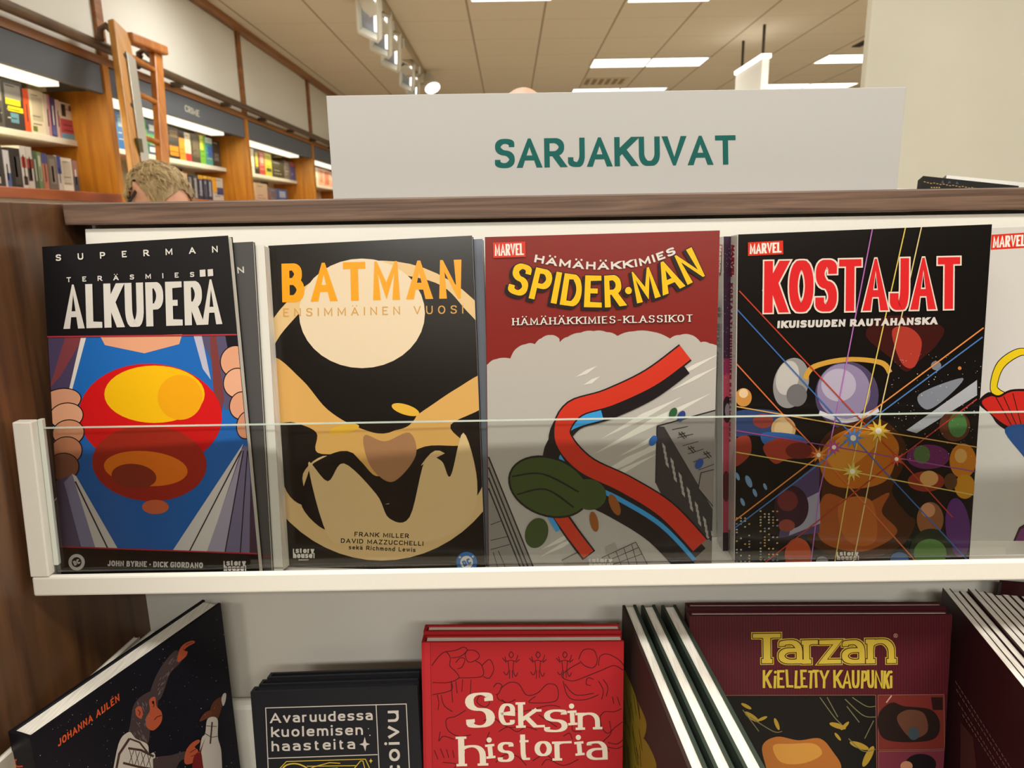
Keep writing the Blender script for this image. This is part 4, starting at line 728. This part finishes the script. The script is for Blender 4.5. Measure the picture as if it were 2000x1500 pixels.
for x0, x1, h, cols, lab, ln in (
 (-40, 56, .185, ['#2a2926', ('#b9b6a6', .2, .6, .1, .5)], 'black book at the left edge on the red-brown ledge', .06), (58, 108, .17, ['#c4c4c0', ('#3f5a86', .3, 1, 0, .4)], 'white and blue spine on the red-brown ledge', .06), (110, 196, .185, ['#1b1a1a', ('#3c3b3a', .3, .9, .1, .8)], 'thick black book on the red-brown ledge', .06),
 (198, 244, .2, ['#ccc8bc', ('#a83a2c', .1, .9, .5, .75), ('#2a2222', .2, .9, .1, .3)], 'white and red spine on the red-brown ledge', .06), (246, 294, .2, ['#c9c4ba', ('#8f2f26', 0, 1, .5, .72), ('#241f1f', 0, .7, .2, .5)], 'second white and red spine on the red-brown ledge', .06),
 (296, 328, .185, ['#4c5f48'], 'dull green spine on the red-brown ledge', .06), (330, 364, .183, ['#6d8c5c', ('#bfc8b0', .2, .8, .3, .9)], 'green and white spine on the red-brown ledge', .06), (366, 408, .18, ['#c27d62', ('#4a5590', 0, 1, .72, 1)], 'salmon spine with blue head on the red-brown ledge', .06),
 (410, 484, .175, ['#736a5f', ('#8f867a', .2, .8, .2, .9)], 'grey brown book on the red-brown ledge', .06), (486, 518, .178, ['#c6c0b6', ('#3c468f', .0, 1, .5, 1)], 'white spine with blue top on the red-brown ledge', .06), (520, 606, .172, ['#d3cab4', ('#b4aa96', .1, .9, .2, .9)], 'cream book on the red-brown ledge', .06), (608, 650, .165, ['#8c6258', ('#3e3a42', 0, 1, 0, .5)], 'last brownish spine on the red-brown ledge', .06)):
    far_book(k1(x0), k1(x1), 40+1375/4.168, -2.2, Z2+.0006, h, .13, cols, lab, ln)
k2 = lambda x: 200+x/4.348
for x0, x1, h, cols, lab, ln in (
 (140, 212, .2, ['#2f66a0', ('#8fb0c4', .2, .8, .6, .9)], 'blue book seen through the ladder at its left', .04), (285, 330, .2, ['#3c8fb4', ('#b9cdd2', .2, .8, .2, .6)], 'light blue spine between the ladder stiles', .05), (332, 398, .2, ['#2f8f3a'], 'bright green spine between the ladder stiles', .05), (400, 490, .2, ['#2d4468', ('#2f8f4a', 0, 1, .3, .6), ('#c8d4d8', .2, .7, .7, .85), ('#d8dcd8', .1, .9, .08, .22)], 'blue and green cover beside the right ladder stile', .05),
 (492, 570, .2, ['#39342f'], 'dark book behind the right ladder stile', .05), (572, 664, .195, ['#2d2622', ('#d98a22', .1, .9, .1, .42), ('#8f7a5a', .2, .9, .7, .9)], 'black book with orange flames under the CRIME header', .06), (666, 712, .19, ['#d98f1e', ('#2b241f', 0, 1, .75, 1)], 'orange and black spine under the CRIME header', .06), (714, 762, .185, ['#d8cfb4', ('#b83a30', 0, 1, 0, .28)], 'cream spine with red foot under the CRIME header', .06),
 (764, 838, .19, ['#4a443c', ('#6b6352', .2, .9, .2, .9)], 'grey brown book under the CRIME header', .08), (840, 884, .192, ['#6fae3c', ('#d0d45a', 0, .6, .5, 1)], 'yellow green spine near the shelf end', .08), (886, 944, .19, ['#3a8f8c', ('#2d5fa8', .3, 1, .3, .7), ('#c4d8d4', 0, 1, .8, 1)], 'teal and blue book near the shelf end', .08), (946, 1008, .185, ['#2f2d2d', ('#6b6866', .2, .8, .2, .5)], 'black book at the end of the CRIME shelf', .08)):
    far_book(k2(x0), k2(x1), 180+(505+(x1-300)*.19)/4.348, U, Z1+.0006, h, .13, cols, lab, ln)
for x0, x1, h, cols, lab, ln in ((560, 662, .18, ['#4a4540'], 'dark book behind the blond head', .06), (664, 740, .19, ['#d0a888', ('#c4907a', 0, .5, 0, 1)], 'cream salmon spine right of the blond head', .08), (742, 784, .185, ['#2a2a2e', ('#8c8a86', .3, .7, .1, .9)], 'black and grey spine right of the blond head', .08), (786, 826, .185, ['#3a3a3e', ('#a5a29c', .3, .7, .1, .9)], 'second black and grey spine right of the blond head', .08), (828, 868, .192, ['#23283a', ('#d09a2c', 0, 1, .85, 1), ('#9a9aa0', .3, .7, .2, .8)], 'navy spine with gold head, first of three', .08), (870, 906, .192, ['#262b40', ('#d8a832', 0, 1, .88, 1), ('#8c8c98', .3, .7, .2, .8)], 'navy spine with gold head, middle of three', .08), (908, 944, .192, ['#23283a', ('#c9942c', 0, 1, .86, 1), ('#a0a0a8', .3, .7, .2, .8)], 'navy spine with gold head, last of three', .08), (946, 1036, .19, ['#b9b2a6', ('#d99a22', 0, .4, .4, 1), ('#2f3a66', .4, 1, .3, .6)], 'yellow, white and navy book at the lower shelf end', .08)):
    far_book(k2(x0), k2(x1), 180+950/4.348, -2.25, Z2+.0006, h, .13, cols, lab, ln)
for x0, x1, h, cols, lab, ln in ((1240, 1296, .2, ['#d6cfbe'], 'white spine at the left of the third bay', .05), (1298, 1336, .2, ['#2a2826', ('#c8c23c', .2, .8, .3, .9)], 'black and yellow spine in the third bay', .05), (1338, 1386, .195, ['#b8483c', ('#d8a090', .2, .8, .5, .9)], 'red spine in the third bay', .05), (1388, 1444, .195, ['#b9b83a', ('#4c4a2a', .2, .9, .2, .35)], 'yellow green spine in the third bay', .05), (1446, 1546, .15, ['#3c3a2a'], 'dark olive book leaning in the third bay', .06), (1548, 1598, .17, ['#6b6560'], 'grey spine in the third bay', .1), (1600, 1638, .175, ['#4a4f8c', ('#b84a4a', 0, 1, .8, 1)], 'purple blue spine in the third bay', .08), (1640, 1690, .09, ['#4a70a0'], 'small blue book at the third bay shelf end', 0)):
    far_book(k2(x0), k2(x1), 180+(670+(x1-1270)*.18)/4.348, U, Z1+.0006, h, .13, cols, lab, ln)
for x0, x1, h, cols, lab in ((1306, 1408, .2, ['#d3b896'], 'cream book low in the third bay'), (1410, 1488, .17, ['#6b6270', ('#8f6a60', 0, .4, .2, .8)], 'grey purple book low in the third bay'), (1490, 1574, .17, ['#3c5590', ('#a8b4c8', .2, .8, .5, .9)], 'blue book low in the third bay')):
    far_book(k2(x0), k2(x1), 395, -2.26, Z2+.0006, h, .13, cols, lab, .06)
for x0, x1, h, cols, lab in ((1786, 1838, .19, ['#d8cdbc'], 'white spine in the far bay beside the sign'), (1840, 1890, .19, ['#d8a890', ('#c98a70', .3, .7, .2, .9)], 'salmon spine in the far bay beside the sign'), (1892, 1960, .185, ['#d9b0a0', ('#c87860', 0, .5, .1, .9)], 'pinkish book touching the sign edge in the far bay')):
    far_book(k2(x0), k2(x1), 180+790/4.348, U, Z1+.0006, h, .13, cols, lab, .04)

# ------------------------------------------------------------------ people behind the display
def person(label, loc, yaw, hgt, tilt, hair=None, shirt='#3a4656', trousers='#2b2d33', glasses=False, skin='#d9a183'):
    s = hgt/1.75; r = empty('person', loc); tag(r, label, 'person'); R = Matrix.Rotation(radians(yaw), 4, 'Z')
    W_ = lambda p: Vector(loc)+R @ (Vector(p)*s)
    sk = M(skin, .5); me = bpy.data.meshes.new('body'); bm = bmesh.new()
    J = {}
    def skinobj(name, edges, mat, joints):
        me = bpy.data.meshes.new(name); names = list(joints); vs = [W_(joints[n][0])-Vector(loc) for n in names]
        me.from_pydata([tuple(v) for v in vs], [(names.index(a), names.index(b)) for a, b in edges], []); me.materials.append(mat)
        o = bpy.data.objects.new(name, me); C.objects.link(o); o.parent = r
        o.modifiers.new('skin', 'SKIN'); me.skin_vertices.new() if not me.skin_vertices else None
        for i, n in enumerate(names): k = joints[n][1]*s; me.skin_vertices[0].data[i].radius = (k, k*(joints[n][2] if len(joints[n]) > 2 else 1))
        me.skin_vertices[0].data[0].use_root = True
        sb = o.modifiers.new('sub', 'SUBSURF'); sb.levels = 2; sb.render_levels = 2
        return o
    # facing +Y in local space; left is -X
    B = {'pelvis': ((0, 0, .95), .13, .8), 'waist': ((0, .0, 1.1), .12, .8), 'chest': ((0, 0, 1.3), .13, .8), 'neckb': ((0, -.01, 1.43), .07), 'neck': ((0, .0, 1.5), .055), 'skull': ((0, .015, 1.56), .05)}
    E_ = [('pelvis', 'waist'), ('waist', 'chest'), ('chest', 'neckb'), ('neckb', 'neck'), ('neck', 'skull')]
    for t, sx in (('l', -1), ('r', 1)):
        B.update({'sh'+t: ((.18*sx, 0, 1.4), .06), 'el'+t: ((.22*sx, -.02, 1.12), .045), 'wr'+t: ((.2*sx, .16, .98), .03), 'ha'+t: ((.17*sx, .24, .96), .035, .6), 'hi'+t: ((.09*sx, 0, .9), .1), 'kn'+t: ((.1*sx, .02, .5), .062), 'an'+t: ((.1*sx, -.02, .1), .042), 'to'+t: ((.11*sx, .13, .05), .04)})
        E_ += [('chest', 'sh'+t), ('sh'+t, 'el'+t), ('el'+t, 'wr'+t), ('wr'+t, 'ha'+t), ('pelvis', 'hi'+t), ('hi'+t, 'kn'+t), ('kn'+t, 'an'+t), ('an'+t, 'to'+t)]
        for f in range(5):
            dx = (f-2)*.014*sx; L_ = (.05, .07, .075, .07, .055)[f]
            B['f%s%d' % (t, f)] = ((.17*sx+dx*(1.6 if f in (0, 4) else 1), .3+L_*.4, .935), .009); E_.append(('ha'+t, 'f%s%d' % (t, f)))
    body = skinobj('body', E_, sk, B)
    # head: deformed sphere with nose, brow, chin and ears joined into the body by remeshing
    hm = bpy.data.meshes.new('head'); bm = bmesh.new(); bmesh.ops.create_uvsphere(bm, u_segments=40, v_segments=28, radius=1)
    T = Matrix.Rotation(radians(-tilt), 4, 'X'); hc = Vector((0, .03, 1.64))
    for v in bm.verts:
        x, y, z = v.co; wx, wy, wz = .076, .096, .112
        if z < 0: wx *= 1-.3*z*z; wy *= 1-.12*z*z
        p = Vector((x*wx, y*wy+(.012 if z < -.3 and y > 0 else 0), z*wz))
        if y > .85 and abs(x) < .22 and -.35 < z < .15: p.y += .022*(1-abs(x)/.22)
        if y > .7 and abs(abs(x)-.36) < .16 and .0 < z < .25: p.y -= .01
        v.co = R @ ((T @ p+hc)*s)
    ear = []
    for sx in (-1, 1):
        rr = bmesh.ops.create_uvsphere(bm, u_segments=16, v_segments=12, radius=1)
        for v in rr['verts']:
            x, y, z = v.co; p = Vector((sx*(.079+.004*x+.014*max(0, -y)), -.018+.02*y, .022+.034*z)); v.co = R @ ((T @ p+hc)*s)
    bm.to_mesh(hm); bm.free(); hm.materials.append(sk)
    # merge head into the body mesh
    dg = bpy.context.evaluated_depsgraph_get(); dg.update(); ev = body.evaluated_get(dg).to_mesh()
    bm = bmesh.new(); bm.from_mesh(ev); bm.from_mesh(hm); nm = bpy.data.meshes.new('body'); bm.to_mesh(nm); bm.free(); nm.materials.append(sk)
    for p in nm.polygons: p.use_smooth = True
    body.modifiers.clear(); body.data = nm
    rm = body.modifiers.new('fuse', 'REMESH'); rm.mode = 'VOXEL'; rm.voxel_size = .009; rm.use_smooth_shade = True
    sm = body.modifiers.new('soft', 'SMOOTH'); sm.iterations = 2; sm.factor = .4
    # clothing
    sj = {'pelvis': ((0, 0, .93), .15, .82), 'waist': ((0, 0, 1.1), .14, .82), 'chest': ((0, 0, 1.3), .15, .82), 'neckb': ((0, -.01, 1.42), .085)}; se = [('pelvis', 'waist'), ('waist', 'chest'), ('chest', 'neckb')]
    tj = {'pelvis': ((0, 0, .95), .14, .82)}; te = []
    for t, sx in (('l', -1), ('r', 1)):
        sj.update({'sh'+t: ((.18*sx, 0, 1.4), .075), 'el'+t: ((.22*sx, -.02, 1.12), .06), 'wr'+t: ((.2*sx, .15, .985), .045)}); se += [('chest', 'sh'+t), ('sh'+t, 'el'+t), ('el'+t, 'wr'+t)]
        tj.update({'hi'+t: ((.09*sx, 0, .88), .11), 'kn'+t: ((.1*sx, .02, .5), .08), 'an'+t: ((.1*sx, -.02, .12), .065)}); te += [('pelvis', 'hi'+t), ('hi'+t, 'kn'+t), ('kn'+t, 'an'+t)]
    skinobj('sweater', se, M(shirt, .9), sj); skinobj('trousers', te, M(trousers, .9), tj)
    if hair:
        bm = bmesh.new(); bmesh.ops.create_icosphere(bm, subdivisions=5, radius=1); rn = random.Random(2)
        kill = []
        for v in bm.verts:
            x, y, z = v.co
            if (z < -.02 and not (y < -.12 and z > -.42-.25*abs(x))) or (abs(x) > .78 and -.28 < y < .5 and z < .36) or (y > .5 and z < .45): kill.append(v); continue
            n = sin(x*9+y*4)*.5+sin(y*11-z*7)*.5; lump = .009+.004*n+.004*sin(23*x+17*y+3*z)+.003*sin(41*y-29*x+11*z)+rn.uniform(-.0012, .0012); 
            if z < -.2: lump *= max(.15, (z+.45)/.25)
            p = Vector((x*(.078+lump), y*(.098+lump), z*(.113+lump))); v.co = R @ ((T @ p+hc)*s)
        bmesh.ops.delete(bm, geom=kill, context='VERTS'); me = bpy.data.meshes.new('hair'); bm.to_mesh(me); bm.free()
        hmat = noise_mat('blond_hair', '#7d6640', '#bda477', scale=(160, 160, 22), ns=1.0, detail=5, rough=.6, dist=1.5, bump=.8, lo=.3, hi=.7); me.materials.append(hmat)
        for p in me.polygons: p.use_smooth = True
        hair_o = o = bpy.data.objects.new('hair', me); C.objects.link(o); o.parent = r
        # short tufts so the outline is ragged
        m = MB(); hl = M(hair, .6)
        for k in range(620):
            th, ph = rn.uniform(0, 2*pi), rn.uniform(-.35, 1.5); d = Vector((cos(th)*cos(ph), sin(th)*cos(ph), sin(ph)))
            if d.y > .4 and d.z < .5 or (abs(d.x) > .74 and -.3 < d.y < .5 and d.z < .4) or d.z < -.2: continue
            pr = lambda e, q: W_(T @ Vector((q.x*(.078+e), q.y*(.098+e), q.z*(.113+e)))+hc)
            sw = Vector((rn.uniform(-.25, .25), rn.uniform(-.25, .25), -.28)); m.tube([pr(.006, d), pr(.013, (d+sw*.4).normalized()), pr(.014, (d+sw).normalized())], [.0026, .0022, .0006], hmat if k % 2 else hl, 4, False)
        m.build('hair_tufts', hair_o)
    if glasses:
        m = MB(); q = lambda *p: W_(T @ Vector(p)+hc); gm = M('#18181a', .4)
        for sx in (-1, 1):
            m.bar(q(.084*sx, -.012, .018), q(.08*sx, .1, .022), .009*s, .004, gm, Vector((0, 0, 1))); m.tube([q(sx*(.035+.024*cos(t*pi/8)), .108, .018+.019*sin(t*pi/8)) for t in range(17)], .003, gm, 6)
        m.tube([q(-.012, .11, .024), q(.012, .11, .024)], .003, gm, 6); m.build('glasses', r)
    return r
pb = atY(310, 316, 2.28); person('blond person with glasses seen from behind, below the ladder', (pb.x+.012, 2.28, 0), 64, (pb.z+.004)/1.757*1.75, 42, '#b59d6c', '#38424c', glasses=True)
pk = atY(1025, 167, 2.15); person('bald person whose crown shows just above the sign', (pk.x, 2.15, 0), 10, pk.z/1.752*1.75, 0, None, '#5a5148', skin='#d8a78c')

# ------------------------------------------------------------------ the display gondola
XL, XR = -.356, .66
r = empty('display_unit', (.15, .62, 0)); tag(r, 'dark walnut display unit holding all the comics', 'display shelf')
m = MB(); m.box(XL-.02, XL, .05, .70, 0, 1.5187, sidewood); m.build('side_panel', r, .001)
m = MB(); m.box(XR, XR+.02, .05, .70, 0, 1.5187, sidewood); m.build('side_panel', r, .001)
m = MB(); m.box(XL, XR, .622, .64, .05, 1.5014, white); m.build('back_panel', r)
m = MB(); m.box(XL+.0025, XR-.001, .58, .70, 1.5016, 1.5187, wood); m.build('top_board', r, .0012)
m = MB(); m.box(XL, XR, .3, .62, .05, .12, sidewood); m.build('plinth', r)
# upper tray
k = tan(radians(4.7)); TZ = 1.2392; TX0, TX1 = -.351, .64
r = empty('comic_tray', (.15, .5, TZ)); tag(r, 'white metal tray with clear front holding the face-out comics', 'display tray')
m = MB(); m.box(TX0, TX1, .4755, .568, TZ, TZ+.0016, white); m.build('base_plate', r)
m = MB(); m.box(TX0+.0004, TX1, .47, .4754, TZ-.0006, TZ+.0142, white, k, TZ); m.build('front_lip', r, .0016)
m = MB(); m.box(TX0, TX0+.0135, .4695, .4775, TZ+.0143, 1.3675, white, k, TZ); m.build('end_post', r, .001)
m = MB(); m.box(TX0+.0136, TX0+.0170, .476, .480, TZ+.02, 1.3675, M('#c4c8bd', .4), k, TZ); m.build('glass_channel', r, .0006)
m = MB(); m.hexa([(TX0+.003, .4785, 1.292), (TX0+.003, .565, 1.315), (TX0+.003, .545, TZ+.0017), (TX0+.003, .4785, TZ+.0017)], [(TX0+.0045, .4785, 1.292), (TX0+.0045, .565, 1.315), (TX0+.0045, .545, TZ+.0017), (TX0+.0045, .4785, TZ+.0017)], white); m.build('end_plate', r)
m = MB(); m.hexa([(-.3415, .586, 1.4985), (TX1, .586, 1.4985), (TX1, .5455, TZ+.0017), (-.3415, .5455, TZ+.0017)], [(-.3415, .588, 1.4985), (TX1, .588, 1.4985), (TX1, .5475, TZ+.0017), (-.3415, .5475, TZ+.0017)], white); m.build('back_plate', r, .0006)
gl = bpy.data.materials.new('clear_acrylic'); gl.use_nodes = True; N = gl.node_tree.nodes; L = gl.node_tree.links; N.remove(N['Principled BSDF'])
tr = N.new('ShaderNodeBsdfTransparent'); tr.inputs[0].default_value = (.955, .965, .955, 1); gs = N.new('ShaderNodeBsdfGlossy'); gs.inputs['Roughness'].default_value = .015; fr = N.new('ShaderNodeFresnel'); fr.inputs[0].default_value = 1.49; mix = N.new('ShaderNodeMixShader')
L.new(fr.outputs[0], mix.inputs[0]); L.new(tr.outputs[0], mix.inputs[1]); L.new(gs.outputs[0], mix.inputs[2]); L.new(mix.outputs[0], N['Material Output'].inputs[0])
ge = bpy.data.materials.new('polished_acrylic_edge'); ge.use_nodes = True; N = ge.node_tree.nodes; L = ge.node_tree.links; bsd = N['Principled BSDF']; bsd.inputs['Base Color'].default_value = (*lin('#c9d6c8'), 1); bsd.inputs['Roughness'].default_value = .15
tr = N.new('ShaderNodeBsdfTransparent'); mix = N.new('ShaderNodeMixShader'); mix.inputs[0].default_value = .55; L.new(tr.outputs[0], mix.inputs[1]); L.new(bsd.outputs[0], mix.inputs[2]); L.new(mix.outputs[0], N['Material Output'].inputs[0])
m = MB(); m.box(TX0+.0155, TX1, .4768, .4792, TZ+.0146, 1.3605, gl, k, TZ); pane = m.build('clear_front', r)
m = MB(); m.box(TX0+.0172, TX1, .4768, .4792, 1.36052, 1.3612, ge, k, TZ); m.build('polished_edge', pane)
# lower tray
r = empty('lower_tray', (.15, .5, .88)); tag(r, 'lower white tray holding the hardbacks', 'display tray')
m = MB(); m.box(XL+.004, .64, .3, .6185, .868, .8795, white); m.build('base_plate', r)
m = MB(); m.box(XL+.004, .64, .3, .306, .88, .9, white); m.build('front_lip', r, .001)
m = MB(); m.box(XL+.004, .64, .604, .6185, .88, 1.045, white); m.build('back_plate', r, .006)

# header sign standing on the top board
sq = [atY(x, y, .645) for x, y in ((637, 187), (1770, 170), (1752, 370), (651, 388.5))]; zb = 1.5189
r = empty('header_sign', ((sq[0].x+sq[1].x)/2, .645, zb)); tag(r, 'long white header sign reading SARJAKUVAT on the top board', 'sign')
bl = Vector((sq[3].x, .645, zb)); br_ = Vector((sq[2].x, .645, zb)); m = MB(); d = Vector((0, .004, 0))
m.hexa([sq[0], sq[1], br_, bl], [p+d for p in (sq[0], sq[1], br_, bl)], M('#b3b2ae', .6)); sp = m.build('panel', r, .0004)
a = Art(.6); a.text('SARJAKUVAT', (967, 328.5), (1437.5, 321), 57, 10.5, 9.6, '#0f615a', tr=.15); mb = MB(); a.put(mb, Vector((0, .6448, 0)), Vector((0, -1, 0))); mb.build('lettering', sp)
m = MB(); m.box(sq[3].x+.02, sq[2].x-.02, .6495, .68, zb, zb+.003, M('#d8d5cb', .5)); m.build('foot', r)

# two books lying on the far side of the display, right
n = nrm(-6, 20); P = Vector((.46, .76, 1.51))
a = Art(.4); a.lines([[(1804+i*6.2, 355+i*.75+(i % 3)*.7), (1808+i*6.2, 355.4+i*.75+(i % 3)*.7)] for i in range(17)], 1.8, '#8d6c30'); a.lines([[(1818+i*5, 366), (1821+i*5, 366.4)] for i in range(4)], 1.8, '#a88a3c')
a.add([[(1838, 358), (1841, 351), (1844, 358)], [(1850, 359), (1854, 353), (1858, 357)], [(1866, 359), (1869, 354), (1873, 360)]], '#2c3048')
c1 = [onp(x, y, P, n) for x, y in ((1803, 343.5), (1990, 363), (1968, 640), (1770, 620))]
book('book', 'black book with small gold print behind the top board, right of the sign', 'book', None, c1, .012, a, cover='#191715', rough=.75)
c2 = [onp(x, y, P-n*.0135, n) for x, y in ((1848, 342), (2016, 358), (1996, 640), (1810, 620))]
book('book', 'white book with grey edge behind the black gold-printed book', 'book', None, c2, .014, None, cover='#c9c7c0', spinecol='#6a6a6c')
c3 = [onp(x, y, P-n*.03, n) for x, y in ((1748, 368.3), (1800, 369.5), (1790, 640), (1730, 620))]
book('book', 'white booklet just peeping above the top board beside the sign', 'booklet', None, c3, .01, None, cover='#d5d2c8')

# ------------------------------------------------------------------ the face-out comics in the tray
FO = [(82, 482), (445, 460), (507, 1122), (120, 1130)]
def tray_book(px, P, yaw, lean, off, t, label, art=None, name='comic_book', **kw):
    n = nrm(yaw, lean); P = Vector(P)-n*off
    return book(name, label, 'comic book', kw.pop('group', None), [onp(x, y, P, n) for x, y in px], t, art, **kw)
p1 = (-.341, .491, 1.242)
tray_book(FO, p1, -4.2, 10.5, 0, .0075, 'black comic titled SUPERMAN ALKUPERÄ, far left in the tray', a1, cover='#100e10', rough=.42)
tray_book([(128, 490), (494, 472), (531, 1120), (165, 1126)], p1, -4.2, 10.5, .0079, .0035, 'grey comic half hidden behind the SUPERMAN one', a7, cover='#4a4847', rough=.45)
tray_book([(150, 488), (516, 478.5), (553, 1116), (190, 1122)], p1, -4.2, 10.5, .0118, .016, 'white comic behind the grey one, left of BATMAN', None, cover='#d9d6cb', rough=.5)
p2 = (-.179, .505, 1.24)
tray_book([(524, 480), (922, 460), (948, 1111), (554, 1112)], p2, -4.66, 9.6, 0, .008, 'black and cream comic titled BATMAN', a2, cover='#15110f', rough=.2)
tray_book([(548, 482), (942.5, 466.5), (962, 1111), (575, 1113)], p2, -4.66, 9.6, .0083, .008, 'blue grey comic edge behind the BATMAN one', None, cover='#757b86', rough=.5)
p3 = (-.02, .498, 1.2415)
tray_book([(947, 463), (1406, 450), (1389, 1106), (954, 1110)], p3, -.91, 5.9, 0, .009, 'red and grey comic titled SPIDER-MAN in the tray middle', a3, cover='#b5b0a7', spinecol='#6b1c18', rough=.25)
p4 = (.168, .501, 1.2405)
tray_book([(1440.5, 458), (1937.6, 438), (1892.6, 1098.6), (1433.6, 1103)], p4, -3.09, 4.2, 0, .0185, 'black comic titled KOSTAJAT with rays of light', a4, cover='#12100f', spinecol='#c9c4bd', back='#2a2024', rough=.17, spine_art=s4)
tray_book([(1412, 462), (1905, 448), (1866, 1092), (1410.5, 1089)], p4, -3.09, 4.2, .0189, .018, 'purple and pink comic squeezed behind KOSTAJAT', a6, cover='#3b2238', spinecol='#c6c4c2', rough=.2, spine_art=s6)
n5 = nrm(-2, 6); tray_book([(1925, 446), (2330, 430), (2240, 1086), (1876, 1096)], (.335, .532, 1.2415), -2, 6, 0, .01, 'white comic with yellow ring at the right picture edge', a5, cover='#cbc7c1', rough=.3)

# ------------------------------------------------------------------ the hardbacks below
def ext(TLp, TRp, P, yaw, lean, h):
    n = nrm(yaw, lean); a, b = onp(*TLp, Vector(P), n), onp(*TRp, Vector(P), n); e = (b-a).normalized(); dn = n.cross(e); dn = dn if dn.z < 0 else -dn
    return [a, b, b+dn*h, a+dn*h], n
# black set with white frame
c, n = ext((489, 1352), (815, 1341), atY(650, 1347, .521), -1, 8, .236)
book('hardback_book', 'black hardback titled Avaruudessa kuolemisen haasteita, front one', 'book', 'black hardbacks in the lower tray', c, .0095, aB, hard=True, cover='#191a1f', rough=.4, inset=.0028)
for i, lab in ((1, 'middle black hardback behind the Avaruudessa one'), (2, 'rearmost black hardback of its three, against the shelf back')):
    cc = [p-n*(.0099*i)+Vector((.0035*i if q in (0, 3) else -.0012, 0, .0012*i)) for q, p in enumerate(c)]; book('hardback_book', lab, 'book', 'black hardbacks in the lower tray', cc, .0095, None, hard=True, cover='#16171b', rough=.4, inset=.006)
# red pair
c, n = ext((823, 1255), (1218.5, 1253), atY(1020, 1254, .527), 0, 7.5, .274)
book('hardback_book', 'red hardback titled Seksin historia, front one', 'book', 'red hardbacks in the lower tray', c, .0145, aC, hard=True, cover='#a81e24', rough=.5)
book('hardback_book', 'second red hardback behind the Seksin historia one', 'book', 'red hardbacks in the lower tray', [p-n*.0149+Vector((.0, 0, .003)) for p in c], .0135, None, hard=True, cover='#a81e24', rough=.5)
# maroon albums
c, n = ext((1347, 1203), (1860, 1201), atY(1600, 1202, .537), 0, 7.5, .294)
book('comic_album', 'maroon album titled Tarzan Kielletty kaupunki, front one', 'comic album', 'maroon albums in the lower tray', c, .0105, aE, hard=True, cover='#481820', rough=.4)
book('comic_album', 'second maroon album behind the Tarzan one', 'comic album', 'maroon albums in the lower tray', [p-n*.0109+Vector((.001, 0, .003)) for p in c], .010, None, hard=True, cover='#42161d', rough=.4)
# three grey-green hardbacks standing edge-on
zD = 1.163
def edge_on(pa, pb, z, length, h, t, label, cat, grp, **kw):
    A, B = atZ(*pa, z), atZ(*pb, z); e = (B-A).normalized(); B = A+e*length; dn = Vector((0, 0, -h))
    return book(kw.pop('name', 'hardback_book'), label, cat, grp, [A, B, B+dn, A+dn], t, kw.pop('art', None), spine_side='R', **kw)
green = dict(hard=True, spinecol='#4a5548', back='#39443a', rough=.6, pages='x')
edge_on((1215.5, 1182), (1338, 1486), zD, .2, zD-.8797, .0122, 'grey green hardback edge-on with brown and gold cover, left of three', 'book', 'edge-on hardbacks in the lower tray', art=aD, cover='#3a2a26', **green)
edge_on((1252, 1182), (1389, 1486), zD, .2, zD-.8797, .0125, 'grey green hardback edge-on, middle of three', 'book', 'edge-on hardbacks in the lower tray', cover='#39443a', **green)
edge_on((1291.5, 1182), (1446, 1486), zD, .2, zD-.8797, .0132, 'grey green hardback edge-on, beside the Tarzan album', 'book', 'edge-on hardbacks in the lower tray', cover='#39443a', **green)
# maroon paperbacks edge-on at the right
A, B = atZ(1841, 1148, 1.17), atZ(2000, 1344, 1.17); e = (B-A).normalized(); pn = Vector((-e.y, e.x, 0)); pn = pn if pn.x > 0 else -pn; rf = random.Random(8)
ORD = 'first second third fourth fifth sixth seventh eighth ninth tenth eleventh twelfth thirteenth'.split()
for i in range(13):
    z = 1.17+rf.uniform(-.0015, .0015)*(i > 0); a0 = A+pn*(.0068*i)+e*rf.uniform(0, .004)*(i > 0); a0.z = z; b0 = a0+e*.175; dn = Vector((0, 0, -(z-.8797)))
    lab = 'maroon paperback with rope pattern, edge-on beside the Tarzan album' if i == 0 else ORD[i]+' thin paperback from the Tarzan album in the edge-on row'
    book('paperback_book', lab, 'book', 'edge-on paperbacks at lower right' , [a0, b0, b0+dn, a0+dn], .0062, aF if i == 0 else None, cover='#3b151b', spinecol='#3b151b', spine_side='R', rough=.4, pages='x')
# starry hardback, turned to the right, and two paperbacks behind it
zA = 1.166; A, B = atZ(58, 1442, zA), atZ(431, 1178, zA); hA = zA-.8797; dn = Vector((0, 0, -hA))
book('hardback_book', 'dark blue starry hardback by JOHANNA AULÉN, lower left', 'book', None, [A, B, B+dn, A+dn], .0205, aA, hard=True, cover='#14141c', rough=.42, spine_art=sA, pages='x')
for i, (lab, col, sa) in enumerate((('cream-spined paperback with red letter, against the wooden side panel', '#d0c8b0', sA2), ('second paperback from the side panel behind the starry hardback', '#c9c2ae', None), ('paperback touching the back of the starry hardback', '#8f8a80', None))):
    z = 1.1505+.002*i; P0, P1 = Vector((-.3535+.006*i+.0052, (.405, .432, .436)[i], z)), Vector((-.334+.012*i+.0052, .556+.006*i, z)); dn = Vector((0, 0, -(z-.8797)))
    book('paperback_book', lab, 'book', 'paperbacks behind the starry hardback', [P0, P1, P1+dn, P0+dn], .0052, None, cover='#b9b1a0', spinecol=col, spine_art=sa, rough=.5, pages='x')
P0 = atY(1957, 1138, .597); e = Vector((.97, -.2, 0)).normalized(); dn = Vector((0, 0, -(P0.z-.8797))); P1 = P0+e*.15
book('hardback_book', 'dark maroon hardback in the far lower right corner behind the paperbacks', 'book', None, [P0, P1, P1+dn, P0+dn], .005, None, hard=True, cover='#381218', rough=.4)
